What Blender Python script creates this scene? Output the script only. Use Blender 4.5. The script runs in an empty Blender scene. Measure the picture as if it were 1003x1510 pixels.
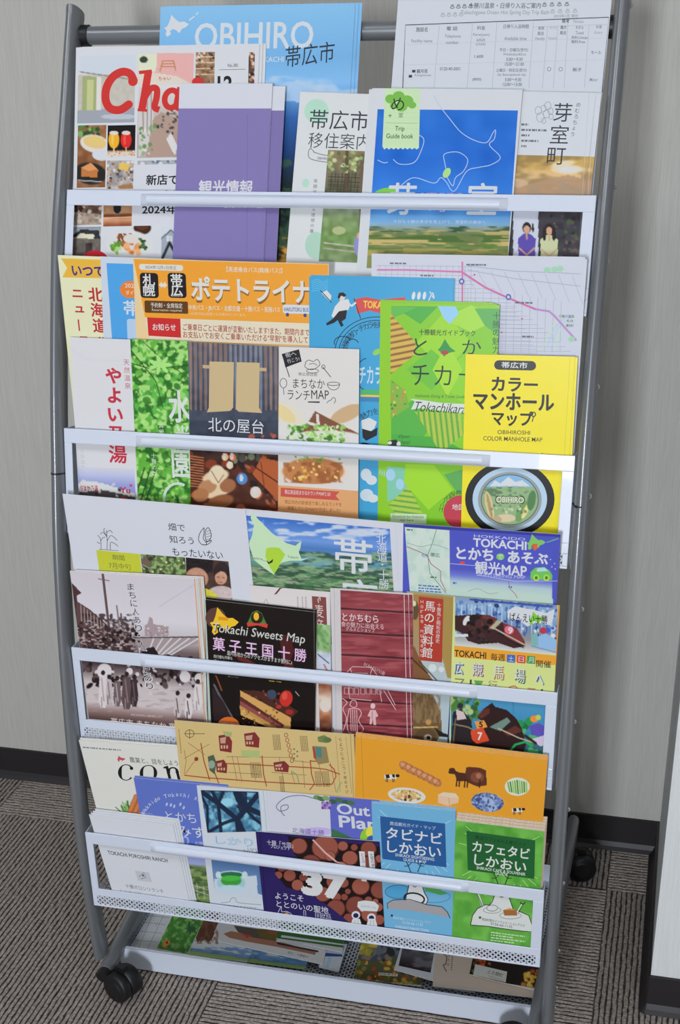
import bpy, bmesh, math, random
import numpy as np
from mathutils import Vector, Matrix

# ------------------------------------------------------------------ camera
SC = bpy.context.scene
COL = SC.collection
CXY = (488.3176, 986.8201); FPX = 1992.0563
YAW, PITCH, ROLL = 0.255, -0.4541, -0.0207
CAM = np.array([0.3815, -1.2127, 1.187])

def cam_axes():
    cy, sy = math.cos(YAW), math.sin(YAW); cp, sp = math.cos(PITCH), math.sin(PITCH)
    cr, sr = math.cos(ROLL), math.sin(ROLL)
    f = np.array([-sy*cp, cy*cp, sp]); r = np.array([cy, sy, 0.0]); u = np.cross(r, f)
    return cr*r+sr*u, -sr*r+cr*u, f
AR, AU, AF = cam_axes()
cd = bpy.data.cameras.new('camera'); cam = bpy.data.objects.new('camera', cd); COL.objects.link(cam)
m = Matrix(((AR[0], AU[0], -AF[0], CAM[0]), (AR[1], AU[1], -AF[1], CAM[1]), (AR[2], AU[2], -AF[2], CAM[2]), (0, 0, 0, 1)))
cam.matrix_world = m
cd.sensor_fit = 'VERTICAL'; cd.sensor_height = 36.0; cd.lens = 36.0*FPX/1510
cd.shift_y = (CXY[1]-755)/1510; cd.shift_x = (501.5-CXY[0])/1510
cd.clip_start = 0.02
SC.camera = cam

# ------------------------------------------------------------------ light
SC.view_settings.view_transform = 'Standard'; SC.view_settings.look = 'None'
SC.view_settings.gamma = 1; SC.view_settings.use_curve_mapping = False
SC.view_settings.exposure = 0.04
w = bpy.data.worlds.new('office_ambient'); SC.world = w; w.use_nodes = True
w.node_tree.nodes['Background'].inputs[0].default_value = (0.86, 0.93, 1.0, 1)
w.node_tree.nodes['Background'].inputs[1].default_value = 0.38

def area(name, loc, size, power, color, target=None):
    l = bpy.data.lights.new(name, 'AREA'); l.shape = 'RECTANGLE'; l.size, l.size_y = size
    l.energy = power; l.color = color
    o = bpy.data.objects.new(name, l); COL.objects.link(o); o.location = loc
    if target:
        d = Vector(target)-Vector(loc); o.rotation_euler = d.to_track_quat('-Z', 'Y').to_euler()
    return o
area('ceiling_lamp_light', (-1.0, -1.0, 2.46), (1.2, 0.6), 5.5, (0.88, 0.935, 1.0))
area('ceiling_lamp_light', (0.9, -1.3, 2.46), (1.2, 0.6), 4.5, (0.88, 0.935, 1.0))
area('window_daylight', (0.1, -3.3, 1.15), (0.32, 0.7), 67, (0.875, 0.93, 1.0), (0.1, 0, 0.55))

# ------------------------------------------------------------------ helpers
def px_ray(x, y):
    x = np.asarray(x, float); y = np.asarray(y, float)
    a = (x-CXY[0])/FPX; b = -(y-CXY[1])/FPX
    return a[..., None]*AR + b[..., None]*AU + AF
def on_plane(x, y, p0, n):
    d = px_ray(x, y); n = np.asarray(n, float)
    t = np.dot(np.asarray(p0)-CAM, n)/(d @ n)
    return CAM + d*t[..., None]
def to_px(p):
    d = np.asarray(p)-CAM; z = d @ AF
    return CXY[0]+FPX*(d @ AR)/z, CXY[1]-FPX*(d @ AU)/z

def lin(c):
    if isinstance(c, str):
        c = [int(c[i:i+2], 16) for i in (0, 2, 4)]
    c = np.asarray(c, float)/255
    return np.where(c <= .04045, c/12.92, ((c+.055)/1.055)**2.4)

def mat(name, col=None, rough=.5, metal=0, coat=0, emit=None):
    m = bpy.data.materials.new(name); m.use_nodes = True
    b = m.node_tree.nodes['Principled BSDF']
    if col is not None:
        b.inputs['Base Color'].default_value = (*lin(col), 1)
    b.inputs['Roughness'].default_value = rough; b.inputs['Metallic'].default_value = metal
    b.inputs['Coat Weight'].default_value = coat
    return m, m.node_tree, b
def nd(nt, t, **k):
    n = nt.nodes.new(t)
    for a, v in k.items():
        if a[0] == '_': n.inputs[a[1:].replace('_', ' ')].default_value = v
        else: setattr(n, a, v)
    return n
def noise_mix(nt, b, scale, c1, c2, vec=(1, 1, 1), detail=3, lo=.35, hi=.65, bump=0, dist=.001):
    tc = nd(nt, 'ShaderNodeTexCoord'); mp = nd(nt, 'ShaderNodeMapping'); mp.inputs['Scale'].default_value = vec
    n = nd(nt, 'ShaderNodeTexNoise', _Scale=scale, _Detail=detail)
    r = nd(nt, 'ShaderNodeValToRGB'); r.color_ramp.elements[0].position = lo; r.color_ramp.elements[1].position = hi
    r.color_ramp.elements[0].color = (*lin(c1), 1); r.color_ramp.elements[1].color = (*lin(c2), 1)
    L = nt.links.new
    L(tc.outputs['Object'], mp.inputs[0]); L(mp.outputs[0], n.inputs['Vector']); L(n.outputs[0], r.inputs[0]); L(r.outputs[0], b.inputs['Base Color'])
    if bump:
        bp = nd(nt, 'ShaderNodeBump', _Strength=bump, _Distance=dist)
        L(n.outputs[0], bp.inputs['Height']); L(bp.outputs[0], b.inputs['Normal'])
    return n, r

M = {}
M['white'], nt, b = mat('white_powder_coat', (216, 223, 237), .36, 0, .1)
M['grey'], nt, b = mat('grey_painted_steel', (126, 129, 133), .33, .3, .2)
M['black'], nt, b = mat('black_plastic', (24, 24, 26), .45)
M['chrome'], nt, b = mat('zinc_screw', (205, 205, 205), .25, .9)
M['wall'], nt, b = mat('vertical_weave_wallpaper', None, .8)
noise_mix(nt, b, 9, (188, 186, 180), (202, 200, 194), (120, 120, 2.2), 4, .3, .7, .25, .0006)
M['far'], nt, b = mat('bounce_dimmed_wall', None, .85)  # unseen side and front walls, coloured dark to cut bounce light
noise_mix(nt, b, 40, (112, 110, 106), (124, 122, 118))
M['panel'], nt, b = mat('light_linen_wallpaper', None, .8)
noise_mix(nt, b, 9, (222, 225, 225), (234, 237, 237), (110, 110, 2), 4, .3, .7, .2, .0005)
M['base'], nt, b = mat('dark_brown_vinyl_baseboard', (38, 34, 36), .5)
M['ceil'], nt, b = mat('dimmed_ceiling_board', None, .9)  # unseen ceiling, greyed down so less light bounces back
noise_mix(nt, b, 60, (150, 150, 150), (165, 165, 165))
M['carpet'], nt, b = mat('ribbed_loop_carpet', None, .95)
noise_mix(nt, b, 260, (126, 117, 110), (182, 171, 162), (1, 1, 1), 3, .32, .66, .9, .0016)
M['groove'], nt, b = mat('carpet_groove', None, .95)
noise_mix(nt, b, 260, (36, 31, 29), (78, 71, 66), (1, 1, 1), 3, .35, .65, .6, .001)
M['cream'], nt, b = mat('cream_paper_edges', None, .6)
noise_mix(nt, b, 300, (206, 184, 158), (226, 206, 182), (1, 1, 1), 2)
M['paper'], nt, b = mat('paper_edges', None, .6)
noise_mix(nt, b, 400, (214, 214, 214), (232, 232, 232), (1, 1, 1), 2)
def print_mat(name, rough, coat=0):
    m, nt, b = mat(name, None, rough, 0, coat)
    a = nd(nt, 'ShaderNodeVertexColor'); a.layer_name = 'Col'
    nt.links.new(a.outputs[0], b.inputs['Base Color'])
    b.inputs['Coat Roughness'].default_value = .18; b.inputs['Specular IOR Level'].default_value = .2
    return m
M['matte'] = print_mat('printed_matte_paper', .6)
M['gloss'] = print_mat('printed_coated_paper', .33)
M['foil'] = print_mat('printed_glossy_laminate', .2, .25)
M['lamp'], nt, b = mat('lamp_diffuser', (255, 255, 255), .5)
b.inputs['Emission Color'].default_value = (1, 1, 1, 1); b.inputs['Emission Strength'].default_value = 3

def link(name, me, material, parent=None, loc=None):
    o = bpy.data.objects.new(name, me); COL.objects.link(o)
    if material is not None:
        me.materials.append(M[material] if isinstance(material, str) else material)
    if parent is not None: o.parent = parent
    if loc is not None: o.location = loc
    return o
def tag(o, label=None, cat=None, group=None, kind=None):
    for k, v in (('label', label), ('category', cat), ('group', group), ('kind', kind)):
        if v: o[k] = v
    return o
def empty(name, loc=(0, 0, 0)):
    o = bpy.data.objects.new(name, None); COL.objects.link(o); o.location = loc; o.empty_display_size = .05
    return o

class MB:
    """collects verts and faces of one mesh"""
    def __init__(s): s.v = []; s.f = []; s.sm = []
    def add(s, vs, fs, smooth=False):
        n = len(s.v); s.v += [tuple(map(float, q)) for q in vs]; s.f += [tuple(i+n for i in f) for f in fs]; s.sm += [smooth]*len(fs)
    def box(s, a, b, R=None, T=None):
        (x0, y0, z0), (x1, y1, z1) = a, b
        vs = [(x, y, z) for x in (x0, x1) for y in (y0, y1) for z in (z0, z1)]
        if R is not None: vs = [tuple(R @ Vector(q)+Vector(T)) for q in vs]
        s.add(vs, [(0, 1, 3, 2), (4, 6, 7, 5), (0, 4, 5, 1), (2, 3, 7, 6), (0, 2, 6, 4), (1, 5, 7, 3)])
    def hexa(s, q):  # 8 corners: 4 front, 4 back
        s.add(q, [(0, 1, 2, 3), (7, 6, 5, 4), (0, 4, 5, 1), (1, 5, 6, 2), (2, 6, 7, 3), (3, 7, 4, 0)])
    def tube(s, pts, ra, rb=None, side=(1, 0, 0), n=16, cap=True):
        """oval tube: half axis ra along side, rb perpendicular"""
        rb = rb or ra; P = [Vector(p) for p in pts]; S = Vector(side).normalized(); n0 = len(s.v); vs = []
        for i, p in enumerate(P):
            t = (P[min(i+1, len(P)-1)]-P[max(i-1, 0)]).normalized(); e1 = (S-t*S.dot(t)).normalized(); e2 = t.cross(e1)
            for k in range(n):
                a = 2*math.pi*k/n; vs.append(p+e1*ra*math.cos(a)+e2*rb*math.sin(a))
        fs = [(i*n+k, i*n+(k+1) % n, (i+1)*n+(k+1) % n, (i+1)*n+k) for i in range(len(P)-1) for k in range(n)]
        s.add(vs, fs, True)
        if cap:
            s.add(vs[:n], [tuple(range(n))[::-1]]); s.add(vs[-n:], [tuple(range(n))])
    def mesh(s, name):
        me = bpy.data.meshes.new(name); me.from_pydata(s.v, [], s.f); me.polygons.foreach_set('use_smooth', s.sm)
        bm = bmesh.new(); bm.from_mesh(me); bmesh.ops.recalc_face_normals(bm, faces=bm.faces); bm.to_mesh(me); bm.free()
        return me
    def build(s, name, material, parent=None, bevel=0, loc=None):
        o = link(name, s.mesh(name), material, parent, loc)
        if bevel:
            md = o.modifiers.new('bevel', 'BEVEL'); md.width = bevel; md.segments = 2; md.limit_method = 'ANGLE'; md.angle_limit = math.radians(50)
        return o

# ------------------------------------------------------------------ setting
WY = 0.617; PX, PY = 0.4225, 0.24
def struct(name, mb, m): return tag(mb.build(name, m), kind='structure')
q = MB(); q.box((-2.4, WY, 0), (2.4, WY+.08, 2.5)); struct('wall_back', q, 'wall')
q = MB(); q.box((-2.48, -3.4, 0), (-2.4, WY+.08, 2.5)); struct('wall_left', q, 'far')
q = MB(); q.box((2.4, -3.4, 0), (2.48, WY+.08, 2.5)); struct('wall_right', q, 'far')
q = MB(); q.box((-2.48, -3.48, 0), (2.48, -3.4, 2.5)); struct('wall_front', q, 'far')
q = MB(); q.box((-2.48, -3.48, 2.5), (2.48, WY+.08, 2.56)); struct('ceiling', q, 'ceil')
q = MB(); q.box((PX, PY, 0), (2.4, WY, 2.5)); struct('wall_return', q, 'panel')
def baseboard(name, pts, h=.0558, t=.004, cove=.008):
    """extruded cove profile along a polyline of (x, y, nx, ny)"""
    prof = [(0, h), (t, h-.001), (t, .012), (t+cove*.4, .005), (t+cove, 0), (0, 0)]
    q = MB(); n = len(prof); vs = []
    for (x, y, nx, ny) in pts:
        vs += [(x+nx*a, y+ny*a, b) for a, b in prof]
    fs = [(i*n+k, (i+1)*n+k, (i+1)*n+(k+1) % n, i*n+(k+1) % n) for i in range(len(pts)-1) for k in range(n)]
    q.add(vs, fs); return struct(name, q, 'base')
baseboard('baseboard_back', [(-2.4, WY, 0, -1), (PX, WY, 0, -1)])
r = [(PX, WY, -1, 0), (PX, PY+.008, -1, 0)]
for k in range(1, 6):
    a = k*math.pi/10; r.append((PX, PY, -math.cos(a), -math.sin(a)))
r.append((2.4, PY, 0, -1))
baseboard('baseboard_right', r)

# carpet tiles 0.5 m, ribs turned a quarter from tile to tile
q = MB(); q.box((-2.48, -3.48, -.03), (2.48, WY+.08, -.006)); floor = struct('floor', q, 'carpet')
NR = 68
def tile_mesh():
    q = MB(); g = MB(); s = .4988; pitch = s/NR; ra = random.Random(5)
    vs = []; fs = []; n = 60
    for i in range(NR):
        x0 = -s/2+i*pitch
        prof = [(x0, -.0011), (x0+pitch*.13, -.0010), (x0+pitch*.24, -.0002), (x0+pitch*.68, 0), (x0+pitch*.83, -.0007), (x0+pitch, -.0011)]
        b0 = len(vs)
        for j in range(n+1):
            y = -s/2+s*j/n; w_ = ra.uniform(-.0008, .0008)
            vs += [(x+(w_ if 0 < k < 5 else 0), y, z+ra.uniform(-.0004, .0003)) for k, (x, z) in enumerate(prof)]
        for j in range(n):
            for k in range(5):
                a = b0+j*6+k; fs.append((a, a+1, a+7, a+6))
    q.add(vs, fs, False)
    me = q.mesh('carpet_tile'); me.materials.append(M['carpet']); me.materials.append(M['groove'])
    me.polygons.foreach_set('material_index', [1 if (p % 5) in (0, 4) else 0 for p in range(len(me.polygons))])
    for p in me.polygons:
        if p.normal.z < 0: p.flip()
    return me
TM = tile_mesh(); XC, YT = -.1463, .4987
for i in range(-3, 4):
    for j in range(-3, 1):
        o = bpy.data.objects.new('carpet_tile', TM); COL.objects.link(o); o.parent = floor
        # tile column i starts at XC+0.5*i, row j ends at YT+0.5*(j)
        o.location = (XC+.5*i+.25, YT+.5*j+(.25 if j > -1 else .25), 0)
        if (i+j) % 2: o.rotation_euler.z = math.pi/2

for x, y in ((-1.0, -1.0), (.9, -1.3)):
    t = tag(empty('ceiling_lamp', (x, y, 2.5)), 'square white ceiling light panel above the carpet, %s' % ('left' if x < 0 else 'right'), 'ceiling light', 'ceiling lights')
    q = MB()
    for a, b_ in (((-.64, -.34, -.03), (.64, -.31, -.002)), ((-.64, .31, -.03), (.64, .34, -.002)), ((-.64, -.31, -.03), (-.61, .31, -.002)), ((.61, -.31, -.03), (.64, .31, -.002))): q.box(a, b_)
    q.build('lamp_frame', 'white', t); q = MB(); q.box((-.61, -.31, -.018), (.61, .31, -.012)); q.build('diffuser', 'lamp', t)

# ------------------------------------------------------------------ the rack
rack = tag(empty('brochure_rack', (0, .15, 0)), 'grey tubular brochure rack on casters with white tiers full of leaflets', 'brochure rack')
def rp(q, name, m, bevel=0, parent=None):   # part of the rack, built in world coordinates
    o = q.build(name, m, parent or rack, bevel)
    if parent is None: o.location = (0, -.15, 0)
    return o
POST = [(1.188, .330), (1.15, .313), (1.095, .290), (1.014, .254), (.95, .229), (.814, .191), (.712, .168), (.625, .150), (.53, .137), (.443, .129), (.324, .122), (.207, .121), (.12, .126), (.05, .133)]
def spline(P, n):
    P = np.array(P); t = np.linspace(0, len(P)-1, n); out = []
    for s in t:
        i = min(int(s), len(P)-2); u = s-i; p0, p1, p2, p3 = P[max(i-1, 0)], P[i], P[i+1], P[min(i+2, len(P)-1)]
        out.append(.5*((2*p1)+(-p0+p2)*u+(2*p0-5*p1+4*p2-p3)*u*u+(-p0+3*p1-3*p2+p3)*u**3))
    return out
SP = spline(POST, 60)
for s in (-1, 1):
    X = s*.2975; q = MB()
    q.tube([(X+(.0035*min(1, max(0, .85-z)/.4) if s > 0 else 0), y, z) for z, y in SP], .0080, .0165, n=24)
    post = rp(q, 'side_post', 'grey')
    q = MB(); zz, yy = SP[32]; t0 = Vector((0, SP[33][1]-SP[31][1], SP[33][0]-SP[31][0])).normalized()
    jz = .712; jy = .168; q.tube([(X, jy+t0.y*.0009, jz+t0.z*.0009), (X, jy-t0.y*.0009, jz-t0.z*.0009)], .0085, .0172, n=24)
    rp(q, 'joint_ring', 'black')
    q = MB(); z, y = POST[0]; q.tube([(X, y-.0015, z-.004), (X, y, z+.001), (X, y+.001, z+.003)], .0082, .0168, n=24); rp(q, 'post_cap', 'grey')
    # foot running back over the carpet
    q = MB(); q.tube([(X-s*.013, .112, .036), (X-s*.008, .30, .055), (X-s*.002, .50, .082), (X-s*.002, .54, .086)], .0088, .0125, n=18); rp(q, 'foot', 'grey')
    q = MB(); q.tube([(X-s*.013, .102, .034), (X-s*.013, .114, .036)], .0092, .0092, n=18); rp(q, 'foot_cap', 'black', .001)
    for yc, dx in ((.112, .037), (.525, -.014)):
        c = empty('caster', (X-s*dx, yc-.15, 0)); c.parent = rack; c.rotation_euler.z = math.radians(68 if s < 0 else 104)
        def drum(a, b_, R_, lip):
            q = MB(); n = 32; pts = [(a-.0012, R_*.55), (a, R_*.62), (a, R_-lip), (a+lip, R_), (b_-lip, R_), (b_, R_-lip)]; vs = []
            for x, r_ in pts: vs += [(x, r_*math.cos(2*math.pi*k/n), .0215+r_*math.sin(2*math.pi*k/n)) for k in range(n)]
            q.add(vs, [(i*n+k, i*n+(k+1) % n, (i+1)*n+(k+1) % n, (i+1)*n+k) for i in range(5) for k in range(n)], True)
            q.add(vs[:n], [tuple(range(n))]); q.add(vs[-n:], [tuple(range(n))]); return q
        drum(-.0175, -.0036, .0212, .002).build('wheel', 'black', c)
        q = drum(-.0032, .0180, .0216, .0025); q.box((-.005, -.006, .036), (.005, .006, .05)); q.build('hood', 'black', c)
    q = MB(); n = 10; vs = [(s*d, r_*math.cos(2*math.pi*k/n), r_*math.sin(2*math.pi*k/n)) for d, r_ in ((0, .0032), (.0012, .0028), (.0024, .0012)) for k in range(n)]
    q.add(vs, [(i*n+k, i*n+(k+1) % n, (i+1)*n+(k+1) % n, (i+1)*n+k) for i in range(2) for k in range(n)]+[tuple(range(2*n, 3*n))], True); sm = q.mesh('screw'); sm.materials.append(M['chrome'])
    for z in (1.185, 1.02, .95, .83, .72, .60, .47, .36, .26, .16, .10, .065):
        y = float(np.interp(z, [a for a, _ in POST[::-1]], [b for _, b in POST[::-1]]))+.004
        o = bpy.data.objects.new('screw', sm); COL.objects.link(o); o.parent = post; o.location = (X+s*.0077+(.0035*min(1, max(0, .85-z)/.4) if s > 0 else 0), y, z)
q = MB(); q.tube([(-.29, .326, 1.166), (.29, .326, 1.166)], .0095, n=24, side=(0, 0, 1)); rp(q, 'crossbar', 'grey')
for s in (-1, 1):
    q = MB(); q.tube([(s*.290, .326, 1.166), (s*.281, .326, 1.166)], .0112, n=20, side=(0, 0, 1)); rp(q, 'bar_collar', 'black')

FR = {1: ((.244, 1.0137), (.204, .901)), 2: ((.172, .7635), (.152, .6443)), 3: ((.128, .5074), (.127, .383)), 4: ((.108, .2583), (.110, .1447))}
def lattice(x0, x1, za, zb, pos, pitch, bar=.0007, rows=None):
    """expanded-metal diamonds between two edges, as thin bars; pos(x,t)->(x,y,z)"""
    q = MB(); n = int(round((x1-x0)/pitch)); p = (x1-x0)/n; rows = rows or max(1, int(round((zb-za)/(pitch*.85)))); h = (zb-za)/rows
    for r_ in range(rows):
        for i in range(n):
            xa = x0+i*p
            for (a, b_) in (((xa, za+r_*h), (xa+p, za+(r_+1)*h)), ((xa+p, za+r_*h), (xa, za+(r_+1)*h))):
                d = np.array([b_[0]-a[0], b_[1]-a[1]]); d /= np.hypot(*d); nn = np.array([-d[1], d[0]])*bar
                P4 = [(a[0]+nn[0], a[1]+nn[1]), (a[0]-nn[0], a[1]-nn[1]), (b_[0]-nn[0], b_[1]-nn[1]), (b_[0]+nn[0], b_[1]+nn[1])]
                q.add([pos(*c) for c in P4], [(0, 1, 2, 3)])
    return q
for i in (1, 2, 3, 4):
    (yt, zt), (yb, zb) = FR[i]
    ax = np.array([0, yb-yt, zb-zt]); H = np.linalg.norm(ax); ax /= H; nn = np.array([0, ax[2], -ax[1]])   # into the pocket is +nn?
    if nn[1] < 0: nn = -nn
    def P(x, d, e): return np.array([x, yt, zt])+ax*d+nn*e
    def slab(q, x0, x1, d0, d1, e0=0, e1=.0012):
        q.hexa([P(x0, d0, e0), P(x1, d0, e0), P(x1, d1, e0), P(x0, d1, e0), P(x0, d0, e1), P(x1, d0, e1), P(x1, d1, e1), P(x0, d1, e1)])
    q = MB()
    W = .289
    slab(q, -W, W, 0, .0165); slab(q, -W, W, H-.028, H-.0165); slab(q, -W, W, H-.003, H)
    slab(q, -W, -W+.0095, .0165, H-.028); slab(q, W-.0125, W, .0165, H-.028)
    slab(q, -W, -W+.006, H-.0165, H-.003); slab(q, W-.006, W, H-.0165, H-.003)
    dp = .042 if i < 3 else .022; slab(q, -W, -W+.0014, 0, H, .0012, dp); slab(q, W-.0014, W, 0, H, .0012, dp)      # pocket sides
    slab(q, -W, W, 0, .0012, .0005, .0022)
    fr = rp(q, 'tier_frame', 'white', .0007)
    # rounded stopper bar pressed out of the rail
    q = MB(); n = 12; x0, x1 = -.193, .192
    for xa, xb, fa, fb in ((x0-.008, x0, .25, 1), (x0, x1, 1, 1), (x1, x1+.008, 1, .25)):
        vs = []
        for x, f_ in ((xa, fa), (xb, fb)):
            for k in range(n+1):
                a = math.pi*k/n; vs.append(P(x, .0098-.0062*math.cos(a), .0003-.0058*math.sin(a)*f_))
        q.add(vs, [(k, k+1, n+2+k, n+1+k) for k in range(n)], True)
    q.add([P(x0-.008, .0098-.0062*math.cos(math.pi*k/n), .0003-.00145*math.sin(math.pi*k/n)) for k in range(n+1)], [tuple(range(n+1))])
    q.add([P(x1+.008, .0098-.0062*math.cos(math.pi*k/n), .0003-.00145*math.sin(math.pi*k/n)) for k in range(n+1)], [tuple(range(n+1))])
    o = q.build('stopper_bar', 'white', fr)
    q = lattice(-W+.006, W-.006, H-.0165, H-.003, lambda x, d: P(x, d, .0006), .0068, .0010, 2)
    tag(q.build('perforated_strip', 'white', fr), kind='stuff')
    q = lattice(-W+.002, W-.002, 0, .046, lambda x, d: (x, yb+.004+d, zb+.0155), .0075, .0009)
    tag(q.build('perforated_shelf', 'white', fr), kind='stuff')
    q = MB(); B_ = .262; q.hexa([(-B_, yb+.05, zb+.015), (B_, yb+.05, zb+.015), (B_, yb+.073, zb+.10), (-B_, yb+.073, zb+.10), (-B_, yb+.0515, zb+.015), (B_, yb+.0515, zb+.015), (B_, yb+.0745, zb+.10), (-B_, yb+.0745, zb+.10)])
    rp(q, 'pocket_back', 'white')

# bottom tray
tr = empty('bottom_tray', (0, .0, 0)); tr.parent = rack; tr.location = (0, -.15, 0)
ty, tz, TW = .165, .0365, .2868
q = MB()
q.box((-TW, ty, .003), (TW, ty+.0012, tz)); q.box((-TW, ty, tz-.0012), (TW, ty+.005, tz)); q.box((-TW, ty+.004, .020), (TW, ty+.0052, tz))
q.box((-TW, .47, .012), (TW, .4712, .05)); q.box((-TW, ty, .012), (-TW+.0012, .47, tz-.001)); q.box((TW-.0012, ty, .012), (TW, .47, tz-.001))
q.build('tray_rim', 'white', tr, .0006)
q = lattice(-TW+.001, TW-.001, ty+.01, .47, lambda x, d: (x, d, .0215), .0088, .001)
tag(q.build('tray_mesh', 'white', tr), kind='stuff')

# ------------------------------------------------------------------ printed matter engine
PLANE = {1: (.2495, 1.014, .30, .0019), 2: (.1762, .763, .10, .0013), 3: (.1312, .507, .02, .0014), 4: (.1118, .258, .0, .0013)}
_tc = {}
def text_mesh(s, bold=0.0, shear=0.0, mono=False):
    k = (s, round(bold, 3), shear)
    if k in _tc: return _tc[k]
    c = bpy.data.curves.new('t', 'FONT'); c.body = s; c.size = 1; c.resolution_u = 3; c.offset = bold; c.shear = shear
    c.fill_mode = 'FRONT'
    o = bpy.data.objects.new('t', c); COL.objects.link(o); bpy.context.view_layer.update()
    me = o.evaluated_get(bpy.context.evaluated_depsgraph_get()).to_mesh()
    v = np.empty(len(me.vertices)*3); me.vertices.foreach_get('co', v); v = v.reshape(-1, 3)[:, :2].copy()
    me.calc_loop_triangles(); f = np.empty(len(me.loop_triangles)*3, int); me.loop_triangles.foreach_get('vertices', f)
    f = f.reshape(-1, 3)
    o.to_mesh_clear(); bpy.data.objects.remove(o); bpy.data.curves.remove(c)
    if len(v):
        lo, hi = v.min(0), v.max(0); v = (v-lo)/np.maximum(hi-lo, 1e-6); asp = (hi-lo)
    else: asp = (1, 1)
    _tc[k] = (v, f, asp); return _tc[k]

def vnoise(X, Y, s, seed=0):
    x = X/s+seed*17.31; y = Y/s+seed*5.77; xi = np.floor(x); yi = np.floor(y); u = x-xi; v = y-yi
    u = u*u*(3-2*u); v = v*v*(3-2*v)
    def h(a, b):
        t = np.sin(a*127.1+b*311.7+seed*74.7)*43758.5453; return t-np.floor(t)
    return (h(xi, yi)*(1-u)+h(xi+1, yi)*u)*(1-v)+(h(xi, yi+1)*(1-u)+h(xi+1, yi+1)*u)*v
def inpoly(X, Y, pts):
    r = np.zeros(X.shape, bool); n = len(pts)
    for i in range(n):
        (x0, y0), (x1, y1) = pts[i], pts[(i+1) % n]
        if y0 == y1: continue
        c = ((Y < y0) != (Y < y1)) & (X < (x1-x0)*(Y-y0)/(y1-y0)+x0); r ^= c
    return r

class Pic:
    """a printed photograph: a fine grid of coloured points"""
    def __init__(s, q, res=1.4):
        q = [np.array(p, float) for p in q]; w = np.linalg.norm(q[1]-q[0]); h = np.linalg.norm(q[3]-q[0])
        s.n, s.m = max(2, int(w/res)), max(2, int(h/res)); u, v = np.meshgrid(np.linspace(0, 1, s.n+1), np.linspace(0, 1, s.m+1))
        s.u, s.v = u, v; U, V = u[..., None], v[..., None]
        p = q[0]*(1-U)*(1-V)+q[1]*U*(1-V)+q[2]*U*V+q[3]*(1-U)*V
        s.X, s.Y = p[..., 0], p[..., 1]; s.C = np.zeros(s.X.shape+(3,)); s.rng = np.random.default_rng(int(q[0][0]*7+q[0][1])); s.keep = None
    def put(s, a, c):
        a = np.clip(a, 0, 1)[..., None]; s.C = s.C*(1-a)+hexc(c)*a; return s
    def fill(s, c): s.C[:] = hexc(c); return s
    def vg(s, *st, h=False):
        t = s.u if h else s.v; k = [a for a, _ in st]; c = np.array([hexc(b) for _, b in st])
        s.C = np.stack([np.interp(t, k, c[:, i]) for i in range(3)], -1); return s
    def ns(s, sc, amp, seed=1, sx=1, sy=1):
        s.C = s.C+(vnoise(s.X/sx, s.Y/sy, sc, seed)-.5)[..., None]*amp*2; return s
    def mix(s, sc, c, th=.5, soft=.15, seed=2, sx=1, sy=1, a=1, box=None):
        n = vnoise(s.X/sx, s.Y/sy, sc, seed)*.7+vnoise(s.X/sx, s.Y/sy, sc*.45, seed+3)*.3
        k = np.clip((n-th)/soft+.5, 0, 1)*a
        if box: k = k*((s.X > box[0])&(s.X < box[2])&(s.Y > box[1])&(s.Y < box[3]))
        return s.put(k, c)
    def el(s, cx, cy, rx, ry, c, rot=0, soft=.12, a=1):
        t = math.radians(rot); dx, dy = s.X-cx, s.Y-cy; X = (dx*math.cos(t)+dy*math.sin(t))/rx; Y = (-dx*math.sin(t)+dy*math.cos(t))/ry
        return s.put((1-np.sqrt(X*X+Y*Y))/soft+.5 if soft < 1 else np.exp(-(X*X+Y*Y)*2), c) if a == 1 else s.put(np.clip((1-np.sqrt(X*X+Y*Y))/soft+.5, 0, 1)*a, c)
    def po(s, pts, c, a=1): return s.put(inpoly(s.X, s.Y, pts)*a, c)
    def rc(s, x0, y0, x1, y1, c, a=1): return s.put(((s.X >= x0)&(s.X <= x1)&(s.Y >= y0)&(s.Y <= y1))*a, c)
    def ln(s, pts, w, c, a=1):
        d = np.full(s.X.shape, 1e9)
        for (x0, y0), (x1, y1) in zip(pts[:-1], pts[1:]):
            L = (x1-x0)**2+(y1-y0)**2+1e-9; t = np.clip(((s.X-x0)*(x1-x0)+(s.Y-y0)*(y1-y0))/L, 0, 1)
            d = np.minimum(d, np.hypot(s.X-x0-t*(x1-x0), s.Y-y0-t*(y1-y0)))
        return s.put(np.clip((w/2-d)/.7+.5, 0, 1)*a, c)
    def sp(s, n, cols, r=(1, 3), box=None, asp=.7, a=1):
        b = box or (s.X.min(), s.Y.min(), s.X.max(), s.Y.max())
        for i in range(n):
            x, y = s.rng.uniform(b[0], b[2]), s.rng.uniform(b[1], b[3]); R = s.rng.uniform(*r); c = cols[s.rng.integers(len(cols))]
            t = s.rng.uniform(0, 3.14); k = s.rng.uniform(asp, 1); m = (abs(s.X-x) < R*1.3)&(abs(s.Y-y) < R*1.3)
            if not m.any(): continue
            dx, dy = s.X[m]-x, s.Y[m]-y; X = (dx*math.cos(t)+dy*math.sin(t))/R; Y = (-dx*math.sin(t)+dy*math.cos(t))/(R*k)
            al = (np.clip((1-np.sqrt(X*X+Y*Y))/.3+.5, 0, 1)*a)[:, None]; s.C[m] = s.C[m]*(1-al)+hexc(c)*al
        return s
def hexc(c):
    if isinstance(c, str): return np.array([int(c[i:i+2], 16) for i in (0, 2, 4)], float)
    return np.asarray(c, float)

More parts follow.
